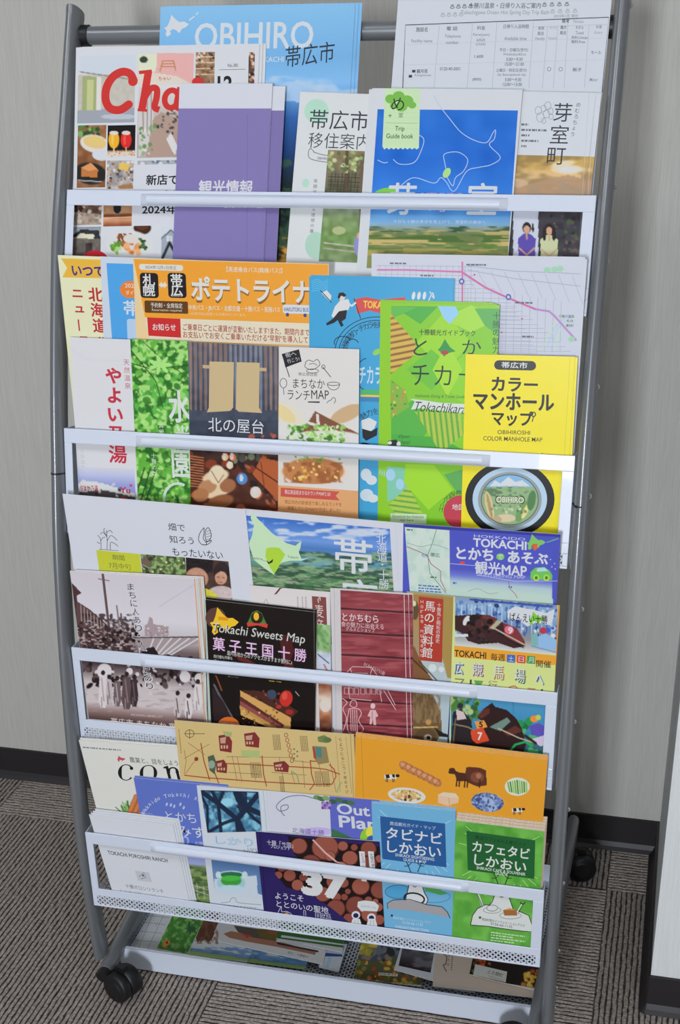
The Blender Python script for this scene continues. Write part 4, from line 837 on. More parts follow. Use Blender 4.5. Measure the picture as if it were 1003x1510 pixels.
s.text('obihiro', 372, 821, 15, 3.5, '55655A', 0); s.text('Tokachi', 424, 819, 16, 3.5, '55655A', 0); s.line([(385, 825), (396, 829)], .5, '55655A')
s.text('帯', 493, 793, 56, 50, 'EEF2F4', .012); s.vtext('北海道・十勝', 555, 787, 14.5, 13.2, 'E8ECF0', 0, dx=.6); s.text('広', 500, 852, 56, 50, 'EEF2F4', .012)
s.line([(584, 774), (597, 960)], .6, 'B8BAC4'); s.line([(590, 774), (603, 960)], .6, 'C0C2CC'); s.done()

s = Sheet(3, 4.9, (595, 772), (827, 788), 'sightseeing_map', 'violet sightseeing map with white playful title and green car', 'map', 'gloss', '4A50B0', .0009)
p = Pic([(597, 777), (663, 782), (664, 900), (606, 890)], 1.6).fill('B4C8BC').mix(10, 'C8D4C8', .5, .3, 3); s.pic(p)
p = Pic([(663, 782), (826, 792), (824, 910), (664, 895)], 1.6).vg((0, '4A50B2'), (.5, '4E54B4'), (.58, '6A74C0'), (.66, 'A8BCC4'), (.75, 'B4C8BC'), (1, 'B4C8BC')).rc(815, 780, 830, 920, '4A50B0'); s.pic(p)
s.poly([(596, 773), (827, 789), (827, 792), (597, 777)], '34388C')
s.line([(644, 780), (638, 800), (631, 818), (634, 845), (648, 862), (658, 875)], 1.2, '7A9478'); s.line([(600, 806), (615, 812), (630, 819), (636, 832), (650, 842), (650, 856), (658, 872)], 1.1, 'A05A70'); s.curve([(600, 800), (620, 806), (640, 803), (662, 810)], .6, '7A8A90'); s.line([(750, 857), (752, 868), (760, 876), (763, 882)], 1, 'A05A70'); s.curve([(690, 872), (705, 868), (720, 875), (735, 874)], .6, '7A8A90')
s.text('帯広', 635, 815, 14, 6, '3A6A50'); s.text('札内', 622, 816, 8, 5, '4A6AA8'); s.lines(617, 862, 34, 3, 4, '4A6AA8', 2, 5); s.lines(600, 780, 10, 1, 3, '4A5A54', 2, 6); s.lines(635, 850, 10, 1, 3, '4A5A54', 2, 6); s.lines(668, 858, 6, 1, 3, '4A6AA8', 3, 3); s.lines(750, 864, 6, 1, 3, '4A6AA8', 3, 4)
s.line([(664, 831), (700, 834), (740, 838)], .9, 'B0B4E0'); s.line([(705, 848), (760, 857), (827, 857)], .9, 'C0C4E8')
s.text('HOKKAIDO', 699, 788, 76, 4, 'C8CCEC', .01); s.text('TOKACHI', 698, 793, 79, 13, 'EEF0F8', .03)
s.text('とかち', 673, 806, 55, 18, 'F2F4FA', .035); s.ell(738, 821, 6, 5, '7AB860'); s.text('で', 734, 817.5, 8, 7, 'E8F2E4', .01); s.text('あそぶ', 749, 812, 60, 18, 'F2F4FA', .035); s.text('観光MAP', 701, 827, 76, 19, 'F2F4FA', .03); s.text('SIGHTSEEING MAP', 703, 844, 72, 5, 'C8CCEC', 0)
hokkaido(s, 777, 787, 28, 25, '7AB860'); s.poly([(785, 802), (793, 802), (793, 809), (788, 812), (786, 808)], 'D0602C'); s.line([(806, 800), (824, 794)], 1.6, '6AA078')
s.poly([(782, 851), (783, 843), (790, 837), (803, 836), (811, 842), (815, 849), (814, 855), (784, 855)], '6AB858'); s.poly([(792, 838), (803, 837), (809, 842), (792, 843)], 'B8DCE8')
for x in (791, 806): s.ell(x, 852, 4.5, 5, 'A8CC40'); s.ell(x, 852, 2.2, 2.5, '3A7A3C')
s.ell(682, 830, 4, 2.2, 'D8483C')
for x, y in ((812, 825), (818, 831), (814, 836), (819, 839)): s.ell(x, y, 1, 1, 'C8CCEC', n=8)
s.done()

s = Sheet(3, 4.4, None, None, 'field_flyer', 'white farm event flyer with black handwriting and corn drawing', 'flyer', 'matte', 'DCDEE6', .0006, quad=[(92, 728), (362, 751), (388, 1010), (130, 980)])
for q in ([(149, 811), (149, 800), (148, 794), (144, 789)], [(148, 798), (152, 793), (155, 792)], [(148, 802), (143, 799)], [(158, 811), (158, 795), (157, 782)], [(158, 798), (163, 790), (168, 792), (173, 797)], [(158, 792), (152, 785), (148, 788)], [(157, 786), (162, 782), (166, 786)], [(163, 811), (163, 800), (170, 802), (174, 806)], [(157, 790), (153, 782), (155, 779)]): s.curve(q, .9, '55575E')
s.line([(146, 810), (175, 812)], .7, '55575E')
s.text('畑で', 247, 771, 25, 11, '2A2A2E', .003); s.text('知ろう', 249, 789, 36, 11.5, '2A2A2E', .003); s.text('もったいない', 253, 807, 75, 12, '2A2A2E', .003)
s.curve([(301, 778), (295, 786), (293, 796), (298, 803), (305, 802), (300, 794), (301, 786), (301, 778)], 1, '2A2A2E'); s.curve([(303, 782), (307, 778), (311, 785), (311, 793), (306, 799), (303, 793), (303, 782)], 1, '2A2A2E'); s.curve([(298, 803), (306, 803), (312, 797), (304, 799)], 1, '2A2A2E')
for i in range(4): s.line([(304, 784+i*4), (311, 782+i*4)], .6, '2A2A2E')
s.poly([(142, 811), (206, 817), (210, 850), (147, 846)], 'B8BC34'); s.text('期間', 165, 817.5, 18, 8, '6A6E34', .003); s.text('7月中旬', 160, 829, 32, 9, '6A6E34', .003)
p = Pic([(207, 817), (273, 822), (276, 856), (211, 852)], 1.1).fill('5A6A3C').mix(4, '8AA468', .5, .2, 2).mix(5, '3A4428', .55, .2, 5).sp(40, ['A8C080', 'C8CCA0', '4A5A30'], (.8, 2)).el(216, 828, 8, 6, '6A5A4A', 20).el(222, 824, 4, 3, '3A3430').ln([(208, 832), (222, 838)], 2, '8A8478'); s.pic(p)
p = Pic([(274, 822), (337, 828), (343, 886), (276, 882)], 1).fill('4A342C').el(292, 832, 22, 18, '241C1C').el(290, 853, 17, 16, 'B88870', 10).po([(274, 824), (314, 826), (313, 846), (306, 840), (292, 836), (274, 838)], '221A1C').ln([(276, 848), (288, 850)], 1.4, '5A3A30').el(296, 856, 4, 3, 'A87460').el(327, 844, 12, 15, '2A2020').el(326, 852, 9, 10, 'C09078').po([(316, 834), (338, 836), (337, 846), (326, 842), (316, 848)], '2A2020').ln([(320, 851), (323, 851)], 1, '4A302A').ln([(328, 852), (331, 852)], 1, '4A302A').ln([(321, 858), (328, 859)], 1, '8A4A44').el(326, 876, 20, 12, 'C0AEAC').po([(274, 866), (300, 866), (314, 872), (330, 888), (274, 890)], 'C8C040').ns(3, 8); s.pic(p); s.done()

s = Sheet(3, 3.0, (368, 863), (487, 873), 'bakery_leaflet', 'beige bakery leaflet with brown stamp, behind the black sweets leaflet', 'leaflet', 'matte', 'D0C8C6', .0008)
s.poly([(404, 877), (412, 867), (415, 862), (413, 870), (408, 876)], '6A3A38'); s.poly([(410, 869), (418, 861), (416, 866)], '7A4A44'); s.curve([(389, 889), (393, 884), (396, 892)], .8, 'A88878')
for x in (438, 445, 450): s.lines(x, 880, 2, 9, 2.4, '9A8C88', 1.4, x)
s.rect(460, 879, 21, 55, '7C4440'); s.curve([(470, 889), (469, 884), (472, 881), (472, 886)], 1.2, 'D8C4BC'); s.text('麦', 464, 891, 13, 19, 'DCCCC4', 0); s.text('音', 464, 912, 13, 20, 'DCCCC4', 0)
p = Pic([(467, 920), (487, 922), (491, 1090), (472, 1088)], 1.2).vg((0, '8AAE78'), (.22, '86AA70'), (.26, 'C8CCDC'), (.42, 'C4CAD8'), (.47, 'B08868'), (.55, '9A5A3C'), (.65, 'D8C4B0'), (.8, 'A86A48'), (.9, '5A3024'), (1, '8A5A40')).ns(6, 22).mix(5, '5A8A48', .55, .2, 4, 1, 1, .7, (465, 915, 495, 958)).ln([(469, 965), (485, 978)], 1.6, '3A4A6A').ln([(478, 980), (486, 996)], 2.5, 'B07858').el(480, 1040, 8, 10, 'E4D8CC'); s.pic(p); s.done()

s = Sheet(3, 2.2, (600, 872), (673, 880), 'museum_leaflet', 'gold-brown museum leaflet with red title panel and horse head', 'leaflet', 'gloss', 'A8905E', .0008)
p = Pic([(603, 876), (668, 880), (668, 1095), (605, 1090)], 1.1).vg((0, '9A7C44'), (.2, 'A08858'), (.4, '9A8A6A'), (.46, 'A8B4B4'), (.6, 'AAB8BC'), (1, 'A4B4BA'), h=False).po([(654, 876), (670, 880), (668, 1000), (660, 1000), (650, 960)], 'A08448').el(612, 900, 6, 14, '5A4A30').el(611, 890, 3, 4, 'E8D8A8').po([(603, 945), (612, 955), (626, 985), (640, 1005), (600, 1005)], '7A5434').ln([(618, 975), (644, 1003)], 1.6, '4A3424').ln([(604, 968), (630, 992)], 2.5, '4A3020').el(638, 985, 6, 6, 'C8D0D0').el(651, 987, 4, 4, 'E8E8E4').po([(600, 1012), (636, 1020), (650, 1050), (652, 1080), (640, 1100), (600, 1100)], '6A5236').mix(3, '8A7250', .5, .2, 7, .7, 3, .8, (600, 1015, 650, 1066)).ln([(604, 1073), (645, 1072)], 2, 'C8A868').el(632, 1065, 4, 4, 'B88A50').po([(640, 1072), (652, 1080), (664, 1084), (662, 1088), (648, 1086)], '24221F').el(628, 1086, 16, 12, '5A4630').el(631, 1088, 6, 5, 'A89A80').el(632, 1088, 3, 3, '1E1C1A'); s.pic(p)
s.poly([(617.6, 879.5), (654, 883.5), (652, 977), (618.6, 973.6)], 'A83A2C'); s.vtext('馬の資料館', 627, 886, 15, 17, 'F0ECE8', .008, dx=-.2); s.vtext('十勝馬と開拓の歴史', 645, 889, 6, 6.6, 'ECE0DC', .004)
for i, ch in enumerate('Horse Museum'):
    if ch != ' ': s.text(ch, 620.5, 885+i*7.2, 4, 4.5, 'E0C8C0', 0)
s.done()

s = Sheet(3, 1.2, (487, 867), (603, 875), 'market_leaflet', 'leaflet of red painted boards with white drawings, grey left edge', 'leaflet', 'gloss', 'C4BEBE', .0008)
p = Pic([(502, 870), (602, 877), (608, 1095), (505, 1085)], 1.1).fill('8E4046').mix(9, '7A3038', .5, .3, 3, 4, .7, .8).mix(6, 'A4565A', .6, .2, 6, 4, .6, .7)
for k, y in enumerate((897, 932, 965, 998, 1032, 1066)): p.ln([(500, y), (610, y+6.5)], 2.4, '3A1A22').ln([(500, y+2.4), (610, y+9)], 1.4, 'A05A60', .7)
s.pic(p)
s.text('とかちむら', 505, 904, 53, 11, 'ECDCDC', .012); s.text('食の魅力に出会える', 503, 916, 63, 8, 'E4CCCC', .004); s.text('グルメとショップ', 510, 924, 43, 6, 'E4CCCC', .004); s.text('わくわく どんぐり小路!', 538, 976, 34, 6, 'E4CCCC', 0, rot=22)
wl = lambda *q: s.line(list(q), .9, 'DCBABC')
wl((508, 995), (520, 983), (548, 984), (558, 998)); wl((516, 985), (521, 996)); wl((549, 985), (545, 999)); wl((522, 992), (543, 993))
for x in (508, 515, 523, 532, 540, 548, 556): wl((x, 1014), (x+6, 1015), (x+6, 1024), (x, 1023), (x, 1014))
wl((514, 1012), (516, 1030), (548, 1033)); wl((548, 1014), (560, 1018), (563, 1035)); wl((566, 1018), (584, 1047)); wl((572, 1018), (583, 1040))
s.curve([(516, 1040), (519, 1033), (525, 1034), (526, 1041), (521, 1043), (516, 1040)], 1, 'DCBABC'); s.curve([(515, 1045), (528, 1045), (533, 1052), (529, 1063), (536, 1075), (528, 1082), (515, 1080), (512, 1065), (515, 1045)], 1, 'DCBABC')
for x in (517, 520, 523, 526): wl((x, 1046), (x+1, 1080))
s.curve([(505, 1030), (512, 1036), (506, 1045), (511, 1060), (506, 1078)], 1, 'DCBABC')
s.ell(550, 1041, 3.6, 4.2, 'DCBABC', n=14); s.poly([(546, 1047), (554, 1047), (558, 1056), (554, 1058), (555, 1069), (551, 1069), (550, 1060), (548, 1068), (545, 1068), (546, 1057), (542, 1056)], 'D0A8AA'); s.line([(549, 1049), (549, 1060)], .8, '8E4046')
s.line([(596, 877), (601, 1092)], .9, 'D0C0C0'); s.line([(493, 868), (496, 1085)], .6, 'A8A0A0'); s.done()
s.short = 'red board leaflets'; s.copies(1, (6, .5), 'leaflet of red painted boards behind its twin, right edge showing')

s = Sheet(3, 1.1, (669, 880), (826, 893), 'race_flyer', 'draft horse race flyer with orange band and pale yellow lettering field', 'flyer', 'gloss', 'C8D084', .0008)
p = Pic([(671, 878), (822, 892), (822, 966), (671, 952)], .95).vg((0, '7A8CA8'), (.2, '8AA8C8'), (.5, '6A84A8'), (.75, '8A8884'), (1, 'C8C8C4')).sp(130, ['3A5AA8', 'C8D8E8', '5A7AB0', '2A3A6A', 'A8C4D8'], (1.5, 4), (671, 885, 822, 935), .4)
for i in range(20): p.ln([(674+i*7.4, 890+i*.6), (673+i*7.4, 925+i*.6)], 1.2, 'C4D4E4' if i % 2 else '2E4A88')
for i in range(9): p.el(700+i*13.5, 881+i*1.2, 3, 2, '2A3058').ln([(694+i*13.5, 884+i*1.2), (706+i*13.5, 885+i*1.2)], 3, '3450A4')
p.po([(670, 908), (684, 907), (700, 906), (722, 907), (742, 918), (762, 928), (774, 945), (775, 953), (758, 956), (735, 948), (706, 950), (690, 945), (684, 935), (670, 928)], '3A2224').po([(712, 906), (730, 910), (738, 922), (722, 930), (708, 922)], '6A3430').po([(742, 918), (762, 926), (774, 945), (770, 951), (745, 940)], '7A3436').el(688, 915, 4, 8, 'E4E0DC', 30).el(700, 912, 8, 6, '241A1C').sp(26, ['1A1214', '4A2A2A'], (2, 5), (684, 912, 724, 945)).po([(722, 926), (734, 914), (740, 917), (728, 928)], 'A8A488').ln([(728, 926), (776, 952)], 2, 'B8A890').ln([(735, 934), (772, 955)], 1.6, '1E1618').sp(16, ['241C20', '3A2A2A'], (1.5, 3), (690, 938, 720, 948)).rc(671, 935, 690, 939, 'E8E8EC').el(751, 929, 7, 6, 'D86A80', 20).sp(14, ['F0F0F0', 'C84848', '3A5AC0', '2E2A34'], (2, 4), (780, 925, 818, 945)).el(801, 930, 5, 5, 'B03844').po([(790, 940), (805, 934), (822, 944), (820, 958), (795, 958)], '8AB0D4').po([(783, 936), (793, 932), (794, 952), (784, 954)], '78A8A8').ln([(785, 953), (820, 962)], 1.6, '6A8AB8'); s.pic(p)
s.poly([(748, 901), (760, 894), (790, 900), (806, 904), (818, 898), (816, 912), (812, 922), (790, 918), (778, 924), (765, 914), (750, 913)], 'ECEFF2'); hokkaido(s, 780, 901, 24, 22, '7ABC3C'); s.text('ばんえい十勝', 752, 903, 56, 13, '161618', .012)
s.text('9', 750, 925, 6, 9, 'F8F0F0', .04)
s.poly([(670, 952), (822, 967), (821, 981), (670, 969)], 'DC9A34'); s.text('TOKACHI', 670.5, 958, 47, 10, '26221E', .02); s.text('毎週', 724, 963, 21, 10.5, '26221E', .008)
for x, c, t in ((748, '3464B4', '土'), (763, 'C83838', '日'), (777.5, '3A9450', '月')): s.rect(x, 965+(x-748)*.06, 12, 11.5, c); s.text(t, x+2, 967+(x-748)*.06, 8, 8, 'F4F4F0', .004)
s.text('開催', 791, 973, 22, 10.5, '26221E', .008)
for t, x, y, w, h, c in (('広', 670, 975, 13, 18, '3A6AB4'), ('競', 697, 977, 15.5, 19, 'B87088'), ('馬', 728, 981, 15, 20, 'D0A430'), ('場', 759, 986, 15.5, 20, '5A8A54'), ('へ', 790, 994, 12, 15, '3A78A8')): s.text(t, x+1.6, y+1.5, w, h, c, .03); s.text(t, x+.8, y+.7, w, h, '4A4A44', .012); s.text(t, x, y, w, h, 'F4F6EE', .008)
for t, x, y, c in (('マ', 671, 1000, '6A6A60'), ('|', 693, 1002, '4A4A44'), ('▼', 699, 1003, '5A9A50'), ('行', 720, 1003, '7A7A70'), ('つ', 750, 1010, 'B86A60'), ('こ', 777, 1014, 'B8705A'), ('|', 798, 1016, '4A4A44')): s.text(t, x, y, 3 if t == '|' else 14, 14, c, .004)
s.poly([(823, 893), (827, 893), (824, 1020), (820, 1018)], 'C88A3C')
p = Pic([(665, 1026), (806, 1040), (804, 1122), (665, 1106)], .95).vg((0, '4A90B8'), (.5, '3A80A8'), (1, '3A4A40')).sp(60, ['4A7A3C', '6A9A54', '2E5A34', 'A8B87A'], (2, 5), (668, 1028, 705, 1060)).ln([(757, 1036), (757, 1065)], .8, '2E6A90').sp(24, ['2A8A4C', '1E6A3C', '4AA868'], (3, 7), (762, 1060, 805, 1118)).po([(668, 1050), (680, 1045), (695, 1062), (700, 1100), (665, 1105)], '2A2226').el(679, 1041, 4.5, 4.5, '2A2E3C').po([(673, 1046), (684, 1050), (688, 1060), (674, 1062)], 'C8B4B4').ln([(670, 1068), (690, 1072), (705, 1080)], 2, '8A7A60').ln([(672, 1060), (668, 1100)], 2, '6A5A48')
p.po([(704, 1056), (712, 1046), (726, 1036), (730, 1042), (748, 1047), (762, 1060), (770, 1075), (776, 1098), (770, 1118), (690, 1110), (696, 1082), (716, 1066), (706, 1060)], '2E1C1C').po([(704, 1056), (712, 1046), (722, 1044), (722, 1052), (710, 1060)], '5A2E28').po([(742, 1080), (760, 1070), (772, 1078), (750, 1086)], '5A3028').po([(722, 1072), (748, 1058), (753, 1064), (738, 1078)], '6A8478').ln([(735, 1074), (765, 1088), (786, 1095)], 1.8, 'B8A890').po([(700, 1064), (714, 1062), (719, 1072), (704, 1076)], 'D8903C').po([(694, 1078), (712, 1072), (722, 1092), (703, 1097), (696, 1090)], 'D04A2C').el(788, 1060, 6, 5, 'E08838').el(794, 1058, 4, 4, 'B8C050').po([(780, 1070), (795, 1066), (804, 1072), (802, 1086), (784, 1084)], '5A4EA8').po([(784, 1090), (804, 1084), (804, 1100), (796, 1100)], 'C8B8CC').ln([(775, 1085), (790, 1096)], 4, '3A2424')
p.ln([(752, 1108), (760, 1098), (775, 1094), (785, 1100)], 3, '2AA05C').ln([(692, 1103), (760, 1112)], 2, '141214'); s.pic(p)
s.text('7', 705, 1080, 6, 11, 'F8F4F0', .05); s.text('5', 707, 1064, 5, 8, '2A2222', .04); s.done()

s = Sheet(3, .1, (301, 884), (467, 903), 'sweets_map', 'black sweets map leaflet with layered cake and strawberry', 'leaflet', 'foil', '17110F', .0009)
s.poly([(301, 884), (303, 884), (312, 1080), (308, 1080)], 'A8B8AC'); s.line([(463, 903), (469, 1080)], .7, '6A6A64')
s.ell(318, 911, 15, 15, '5A3A34'); hokkaido(s, 309, 894, 43, 44, 'E8BC28'); s.rect(322, 909, 14, 5, 'D88A28')
s.poly([(364, 921), (372, 903), (379, 900), (386, 904), (394, 922)], '4A7A3C'); s.ell(379, 911, 9, 9, '2A2018'); s.ell(378, 909, 4, 6, 'E0B030'); s.poly([(364, 918), (395, 920), (394, 926), (380, 922), (365, 924)], 'C84030')
s.poly([(346, 964), (360, 969), (387, 984), (352, 974)], '5A241E'); s.poly([(413, 940), (420, 935), (430, 945), (434, 960), (424, 985), (416, 975)], '4A1A1C'); s.poly([(418, 976), (432, 978), (434, 990), (420, 988)], '5A1C1E')
s.text('Tokachi Sweets Map', 314, 919, 137, 17, '3A3434', .03, rot=1, shear=.2); s.text('Tokachi Sweets Map', 314, 918, 137, 17, 'C8C8C0', .0, rot=1, shear=.2)
s.text('菓 子 王 国 十 勝', 314, 939, 139, 19, 'B87AB0', .03, rot=1.2); s.text('菓 子 王 国 十 勝', 314, 939, 139, 19, 'F0DCEC', -.002, rot=1.2)
s.text('道内各地からのアクセスがますます便利に♪', 335, 959, 97, 7, 'E4E0DC', .004, rot=2); s.text('飛行機も列車も', 315, 965, 28, 5, 'E4E0DC', 0); s.text('車もバスも便利', 315, 972, 36, 5, 'E4E0DC', 0); s.text('帯広空港', 336, 997, 16, 4, 'D8D4D0', 0); s.text('菓子', 396, 1003, 20, 5, 'D8B040', .01); s.text('(キャラメルショコラ)', 400, 1012, 46, 6, 'E0C048', .005)
p = Pic([(312, 995), (464, 1012), (468, 1090), (316, 1078)], .95).fill('17110F').ln([(316, 1010), (326, 1030), (345, 1062)], 3, '5A5C64').po([(312, 1012), (330, 1035), (350, 1075), (315, 1080)], '2E2022')
T_ = lambda *q: [(295+x/5.144, 860+y/5.144) for x, y in q]
p.po(T_((303, 812), (420, 815), (510, 830), (745, 970), (690, 1022), (640, 990)), '4A2620').sp(26, ['7A3A30', '2A1614', '8A4A3C'], (1, 2.2), (362, 1018, 430, 1048)).po(T_((303, 812), (690, 1020), (685, 1112), (560, 1112), (310, 1000)), 'C89A58').po(T_((303, 855), (640, 1075), (625, 1100), (303, 900)), '5A2A28').po(T_((303, 890), (630, 1090), (600, 1110), (303, 935)), '8A4A48').po(T_((303, 925), (590, 1100), (560, 1110), (303, 955)), 'B88A48').sp(50, ['5A3420', 'E0B868', '8A5A34'], (.8, 1.8), (356, 1045, 412, 1076)).el(401, 1024, 7, 7, '3A4658').el(422, 1030, 9.5, 12, 'C03028', 10).el(420, 1026, 4, 6, 'D85A48', 10, a=.7).el(427, 1050, 6, 4, '9A2A28').el(411, 1042, 4, 3, 'A83430').ln([(436, 1020), (441, 1026)], 1, 'B8B8A8').ln([(318, 995), (322, 1005), (327, 1018)], 2, '8A4A2C'); s.pic(p)
s.ell(337, 1072, 17, 15, 'D06A28'); s.text('TAKE FREE!', 323, 1063, 30, 5.5, 'F0D8C0', .01, rot=2); s.done()
s.short = 'black sweets maps'; s.copies(1, (0, -3.2), 'black sweets map leaflet behind, pale upper edge above its twin')

s = Sheet(3, .1, (103, 842), (292, 852), 'photo_book', 'sepia photo book cover of an old street with crowd, left end', 'booklet', 'gloss', 'D4CED0', .0012)
p = Pic([(103.5, 843), (287, 854), (306, 1076), (131, 1060)], .95)
p.vg((0, 'C4BCC2'), (.3, 'CCC6CC'), (.42, 'B8AEB0'), (.5, '6A5A5A'), (.62, '4A3C3E'), (.74, 'BEB2B2'), (.88, 'C4B8B8'), (.94, '8A706C'), (1, '4A3634'))
Q = lambda *q: [(95+x/4.559, 835+y/4.559) for x, y in q]
p.po(Q((30, 90), (115, 180), (85, 195), (85, 235), (170, 290), (265, 370), (300, 410), (360, 410), (450, 470), (470, 580), (60, 580)), '5A4242').po(Q((30, 90), (115, 180), (82, 200), (80, 380), (55, 560)), '4A3234').mix(4, '2A1E20', .5, .2, 3, 1, 1, .8, (100, 905, 200, 965)).mix(3, 'B4A4A2', .66, .1, 5, 1.4, .7, .9, (108, 915, 200, 965))
for i in range(7): p.ln(Q((110+i*22, 260+i*17), (115+i*22, 370+i*8)), 1.2, 'A89490')
p.ln(Q((258, 55), (302, 425)), 3.4, '5A4644').ln(Q((230, 85), (300, 97)), 1.4, '6A5654').ln(Q((352, 265), (370, 410)), 1.8, '6A5856').ln(Q((380, 320), (386, 380)), 2.2, '5A4A4A').ln(Q((880, 120), (640, 270)), .6, 'A49CA2')
p.po(Q((540, 400), (560, 385), (570, 340), (590, 345), (600, 390), (700, 405), (700, 470), (540, 470)), 'A08E90').sp(26, ['D8D0D2', '8A787A'], (.8, 1.6), (214, 920, 248, 938)).po(Q((470, 478), (900, 478), (900, 520), (760, 560), (700, 600), (640, 640), (520, 590)), '9A8C8C')
for i in range(6): p.ln(Q((600+i*60, 485), (560+i*30, 600)), 2, 'CEC6C6')
p.ln(Q((470, 480), (900, 475)), 1.6, '3A2E30').po(Q((520, 560), (600, 540), (640, 600), (700, 590), (760, 620), (700, 640), (500, 620)), '241A1C').sp(40, ['3A2C2E', '8A7A7A', '1E1618'], (1.5, 4), (150, 925, 205, 962))
p.sp(120, ['1E1618', '3A2C2E', '241A1C', '5A4A4A'], (2.5, 6), (120, 968, 300, 1012), .5).sp(40, ['C8BEBE', 'A89C9C'], (1.5, 3.5), (140, 975, 300, 1010), .5)
p.mix(4, '9A8A8A', .62, .15, 7, 2.4, .6, .5, (120, 1015, 300, 1050))
for cx, cy, rx, c in ((154, 990, 11, 'DCD4D4'), (273, 998, 8, 'D8D0D0'), (294, 1000, 7, 'D0C8C8'), (191, 990, 5, 'D0C8C8')): p.el(cx, cy, rx, rx*1.05, c)
for x, y, h, w_, c1, c2 in ((152, 992, 52, 7, 'D0C6C6', 'A09090'), (161, 998, 40, 5, 'B8ACAC', '7A6A6A'), (173, 1000, 42, 6, '6A5A5C', 'A89A9A'), (187, 994, 52, 8, '5A484A', '8A7878'), (198, 998, 44, 6, '3A2E30', '6A5A5C'), (262, 1022, 36, 6, 'C0B4B4', '5A4A4A'), (278, 1026, 34, 6, 'D0C6C6', '4A3A3C'), (292, 1005, 42, 7, 'D8D0D0', '9A8A8A')):
    p.el(x, y, 3.2, 3.6, '2A2022').po([(x-w_*.7, y+4), (x+w_*.7, y+4), (x+w_, y+h*.75), (x+w_*.5, y+h), (x-w_*.5, y+h), (x-w_, y+h*.75)], c1).ln([(x-w_*.3, y+8), (x+w_*.2, y+h*.8)], 1.6, c2).ln([(x-2, y+h*.7), (x-2, y+h)], 1.8, c2)
s.pic(p)
for i, ch in enumerate('まちに人あり。人に歴史あり。'):
    x, y = 187+i*2.35, 860+i*12.2
    if ch == '。': s.ring(x+4, y+4, 2, 2, .9, 'ECE8EA', n=10); continue
    if i > 6: s.text(ch, x-.8, y-.8, 11.6, 11.6, 'F2EEF0', .06)
    elif 1: s.text(ch, x-.5, y-.5, 11, 11, 'E4E0E4', .04)
    s.text(ch, x, y, 10, 10, '1A1416', .0)
s.text('MACHINAKA OBIHIRO CITY', 193, 1052, 47, 3.6, 'C4B4B0', 0, rot=1); s.text('帯広市 まちなか 寓話', 163, 1058, 108, 10, 'D8CCC8', .004, rot=2)
s.line([(287, 853), (303, 1076)], 1.5, 'C89468'); s.line([(290, 853), (306, 1076)], 2.4, 'B8BCB0'); s.done()
s.short = 'sepia photo books'; s.copies(1, (7, -1), 'sepia photo book behind its twin, grey edge at the right')

# ------------------------------------------------------------------ tier 4
s = Sheet(4, 5.2, None, None, 'farm_magazine', 'cream farming magazine with three large black letters and carrots', 'magazine', 'matte', 'D2D0C8', .0009, quad=[(116, 1091), (290, 1104), (318, 1310), (170, 1300)])
s.lines(122, 1101, 58, 1, 3, '77757A', 2, 3); hokkaido(s, 171, 1114, 13, 10, 'B84850'); s.text('農業と、話をしよう。', 190, 1116, 76, 8.5, '2E2C2E', .006)
def fat(s, cx, cy, rx, ry, a0, a1, w0, w1, col):
    """arc whose stroke swells at the sides, like a serif round"""
    P, Q = [], []
    for k in range(25):
        a = math.radians(a0+(a1-a0)*k/24); t = w0+(w1-w0)*abs(math.cos(a))**1.5
        P.append((cx+(rx)*math.cos(a), cy+ry*math.sin(a))); Q.append((cx+(rx-t)*math.cos(a), cy+(ry-w0)*math.sin(a)))
    n = 25; X = [q[0] for q in P+Q]; Y = [q[1] for q in P+Q]; s.emit(X, Y, [(i, i+1, n+i+1, n+i) for i in range(24)], lin(col))
fat(s, 186, 1139, 12, 12, 40, 325, 1.2, 5.6, '161416'); s.ell(194, 1133, 2.6, 2.4, '161416'); fat(s, 219, 1140, 13, 12, 0, 360, 1.2, 5.2, '161416')
s.rect(244, 1131, 4.4, 26, '161416'); s.poly([(241, 1131), (248, 1129), (248, 1133), (241, 1133)], '161416'); s.rect(240, 1155, 12, 1.4, '161416'); fat(s, 255, 1140, 9, 9, 180, 360, 2, 5, '161416'); s.rect(259.5, 1139, 4.2, 18, '161416'); s.rect(257, 1156, 10, 1.4, '161416')
p = Pic([(165, 1168), (230, 1174), (236, 1215), (172, 1210)], 1.1).fill('D2D0C8')
for i in range(26): a = p.rng.uniform(-2.6, -.9); r_ = p.rng.uniform(12, 24); x, y = 187+p.rng.uniform(-4, 4), 1203; p.ln([(x, y), (x+r_*math.cos(a)*.8, y+r_*math.sin(a))], 1.2, ['4A8034', '6AA050', '2E5A28', '9ABC80'][i % 4])
for x0, y0, x1, y1, w_ in ((192, 1198, 202, 1174, 9), (198, 1202, 208, 1180, 9), (205, 1204, 216, 1184, 9), (212, 1206, 224, 1190, 8)): p.ln([(x0, y0), (x1, y1)], w_, 'A85C30').ln([(x0-1, y0), (x1-1, y1)], w_*.5, 'C47A48')
s.pic(p); s.done(); s.short = 'cream farming magazines'; s.copies(1, (1, -2.5), 'cream farming magazine behind its twin, yellowish top edge')

